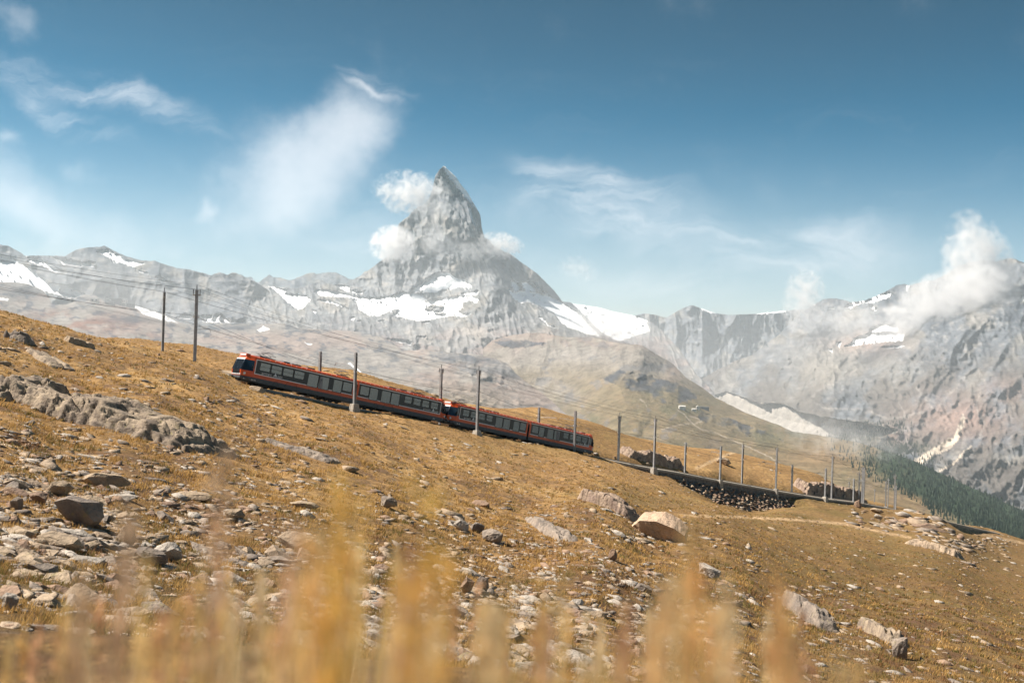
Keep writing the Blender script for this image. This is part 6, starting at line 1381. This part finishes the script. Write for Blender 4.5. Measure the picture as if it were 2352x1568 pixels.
# ------------------------------------------------------------------ far buildings
M_bw = mat('pale_wall', (.62, .58, .52), .8); M_br = mat('grey_roof', (.35, .34, .34), .6); M_bd = mat('dark_facade', (.16, .16, .17), .7); M_bwin = mat('dark_window', (.05, .06, .07), .2)
def surf(PX, PY, PP, px, py):
    k = np.argmin((PX - px) ** 2 + (PY - py) ** 2); return PP.reshape(-1, 3)[k]
def building(px0, px1, py_base, h_px, P, label, depth=14, roof='flat', wallm=None, nwin=5, yaw=0, roofm=None, floors=1):
    q = surf(*P, (px0 + px1) / 2, py_base); D = q[1] - 12; c = cam_point((px0 + px1) / 2, py_base, D); w_ = (px1 - px0) * D / FPX / 2; h = h_px * D / FPX
    root = empty('far_building', tuple(c), label, 'building'); root.rotation_euler = (0, 0, math.radians(yaw)); wallm = wallm or M_bw; roofm = roofm or M_br
    MB().box(-w_, w_, -depth / 2, depth / 2, -14, h).build('wall', wallm, root)
    if roof == 'gable': MB().prism([(-w_ * 1.06, h + .0), (w_ * 1.06, h + .0), (0, h + w_ * .55)], -depth / 2 - .8, depth / 2 + .8).build('roof', roofm, root)
    elif roof == 'shed': MB().prism([(-w_ * 1.04, h), (w_ * 1.04, h), (w_ * 1.04, h + h * .18), (-w_ * 1.04, h + h * .34)], -depth / 2 - .6, depth / 2 + .6).build('roof', roofm, root)
    elif roof == 'eave': # ridge across the view: the near roof slope faces us
        MB().add([(-w_ * 1.05, -depth * .6, h), (w_ * 1.05, -depth * .6, h), (w_ * 1.05, 0, h + depth * .38), (-w_ * 1.05, 0, h + depth * .38), (-w_ * 1.05, depth * .6, h), (w_ * 1.05, depth * .6, h)], [(0, 1, 2, 3), (3, 2, 5, 4), (0, 3, 4), (1, 5, 2), (0, 4, 5, 1)]).build('roof', roofm, root)
    else: MB().box(-w_ * 1.03, w_ * 1.03, -depth / 2 - .5, depth / 2 + .5, h + .01, h + 1.2).build('roof', roofm, root)
    for fl in range(floors):
        for k in range(nwin):
            x = -w_ + 2 * w_ * (k + .5) / nwin; ww = w_ / nwin * .5; z = h * (fl + .35) / floors; z1 = z + h * .38 / floors
            fr = MB().box(x - ww, x + ww, -depth / 2 - .25, -depth / 2 - .003, z, z1).build('window', M_bwin, root)
            MB().box(x - ww * 1.1, x + ww * 1.1, -depth / 2 - .35, -depth / 2 - .26, z - .4, z - .003).build('sill', M_bw, fr)
    return root
PP_ = (P_px, P_py, P_P); SS_ = (S_px, S_py, S_P)
building(209, 227, 694, 9, PP_, 'small pale building with dark window, leftmost of the far plateau station', 16, 'flat', M_bw, 2)
building(243, 263, 700, 7, PP_, 'low dark hall in the middle of the far plateau station', 20, 'flat', M_bd, 4)
building(256, 279, 697, 12, PP_, 'stepped grey block behind the low hall of the far plateau station', 18, 'flat', M_bd, 5, 0, None, 2)
building(277, 292, 702, 13, PP_, 'tall pale gabled house of the far plateau station', 22, 'shed', M_bw, 3, -18, None, 2)
building(291, 309, 705, 9, PP_, 'dark grey annex right of the tall pale house on the far plateau', 16, 'flat', M_bd, 3)
building(1559, 1574, 939, 6, SS_, 'white hotel with pale roof on the far grassy shoulder', 12, 'eave', M_bw, 5, 8, M_bw, 2)
building(1589, 1599, 943, 4, SS_, 'little pale hut right of the white hotel', 8, 'eave', M_bw, 2, 0, M_bw)
building(1599, 1607, 939, 6, SS_, 'gabled lift hut with roof ridge toward us on the far shoulder', 10, 'gable', M_bw, 2, 0, M_bw)
building(1604, 1628, 938, 4, SS_, 'long low grey lift station on the far shoulder', 9, 'flat', M_bd, 6)
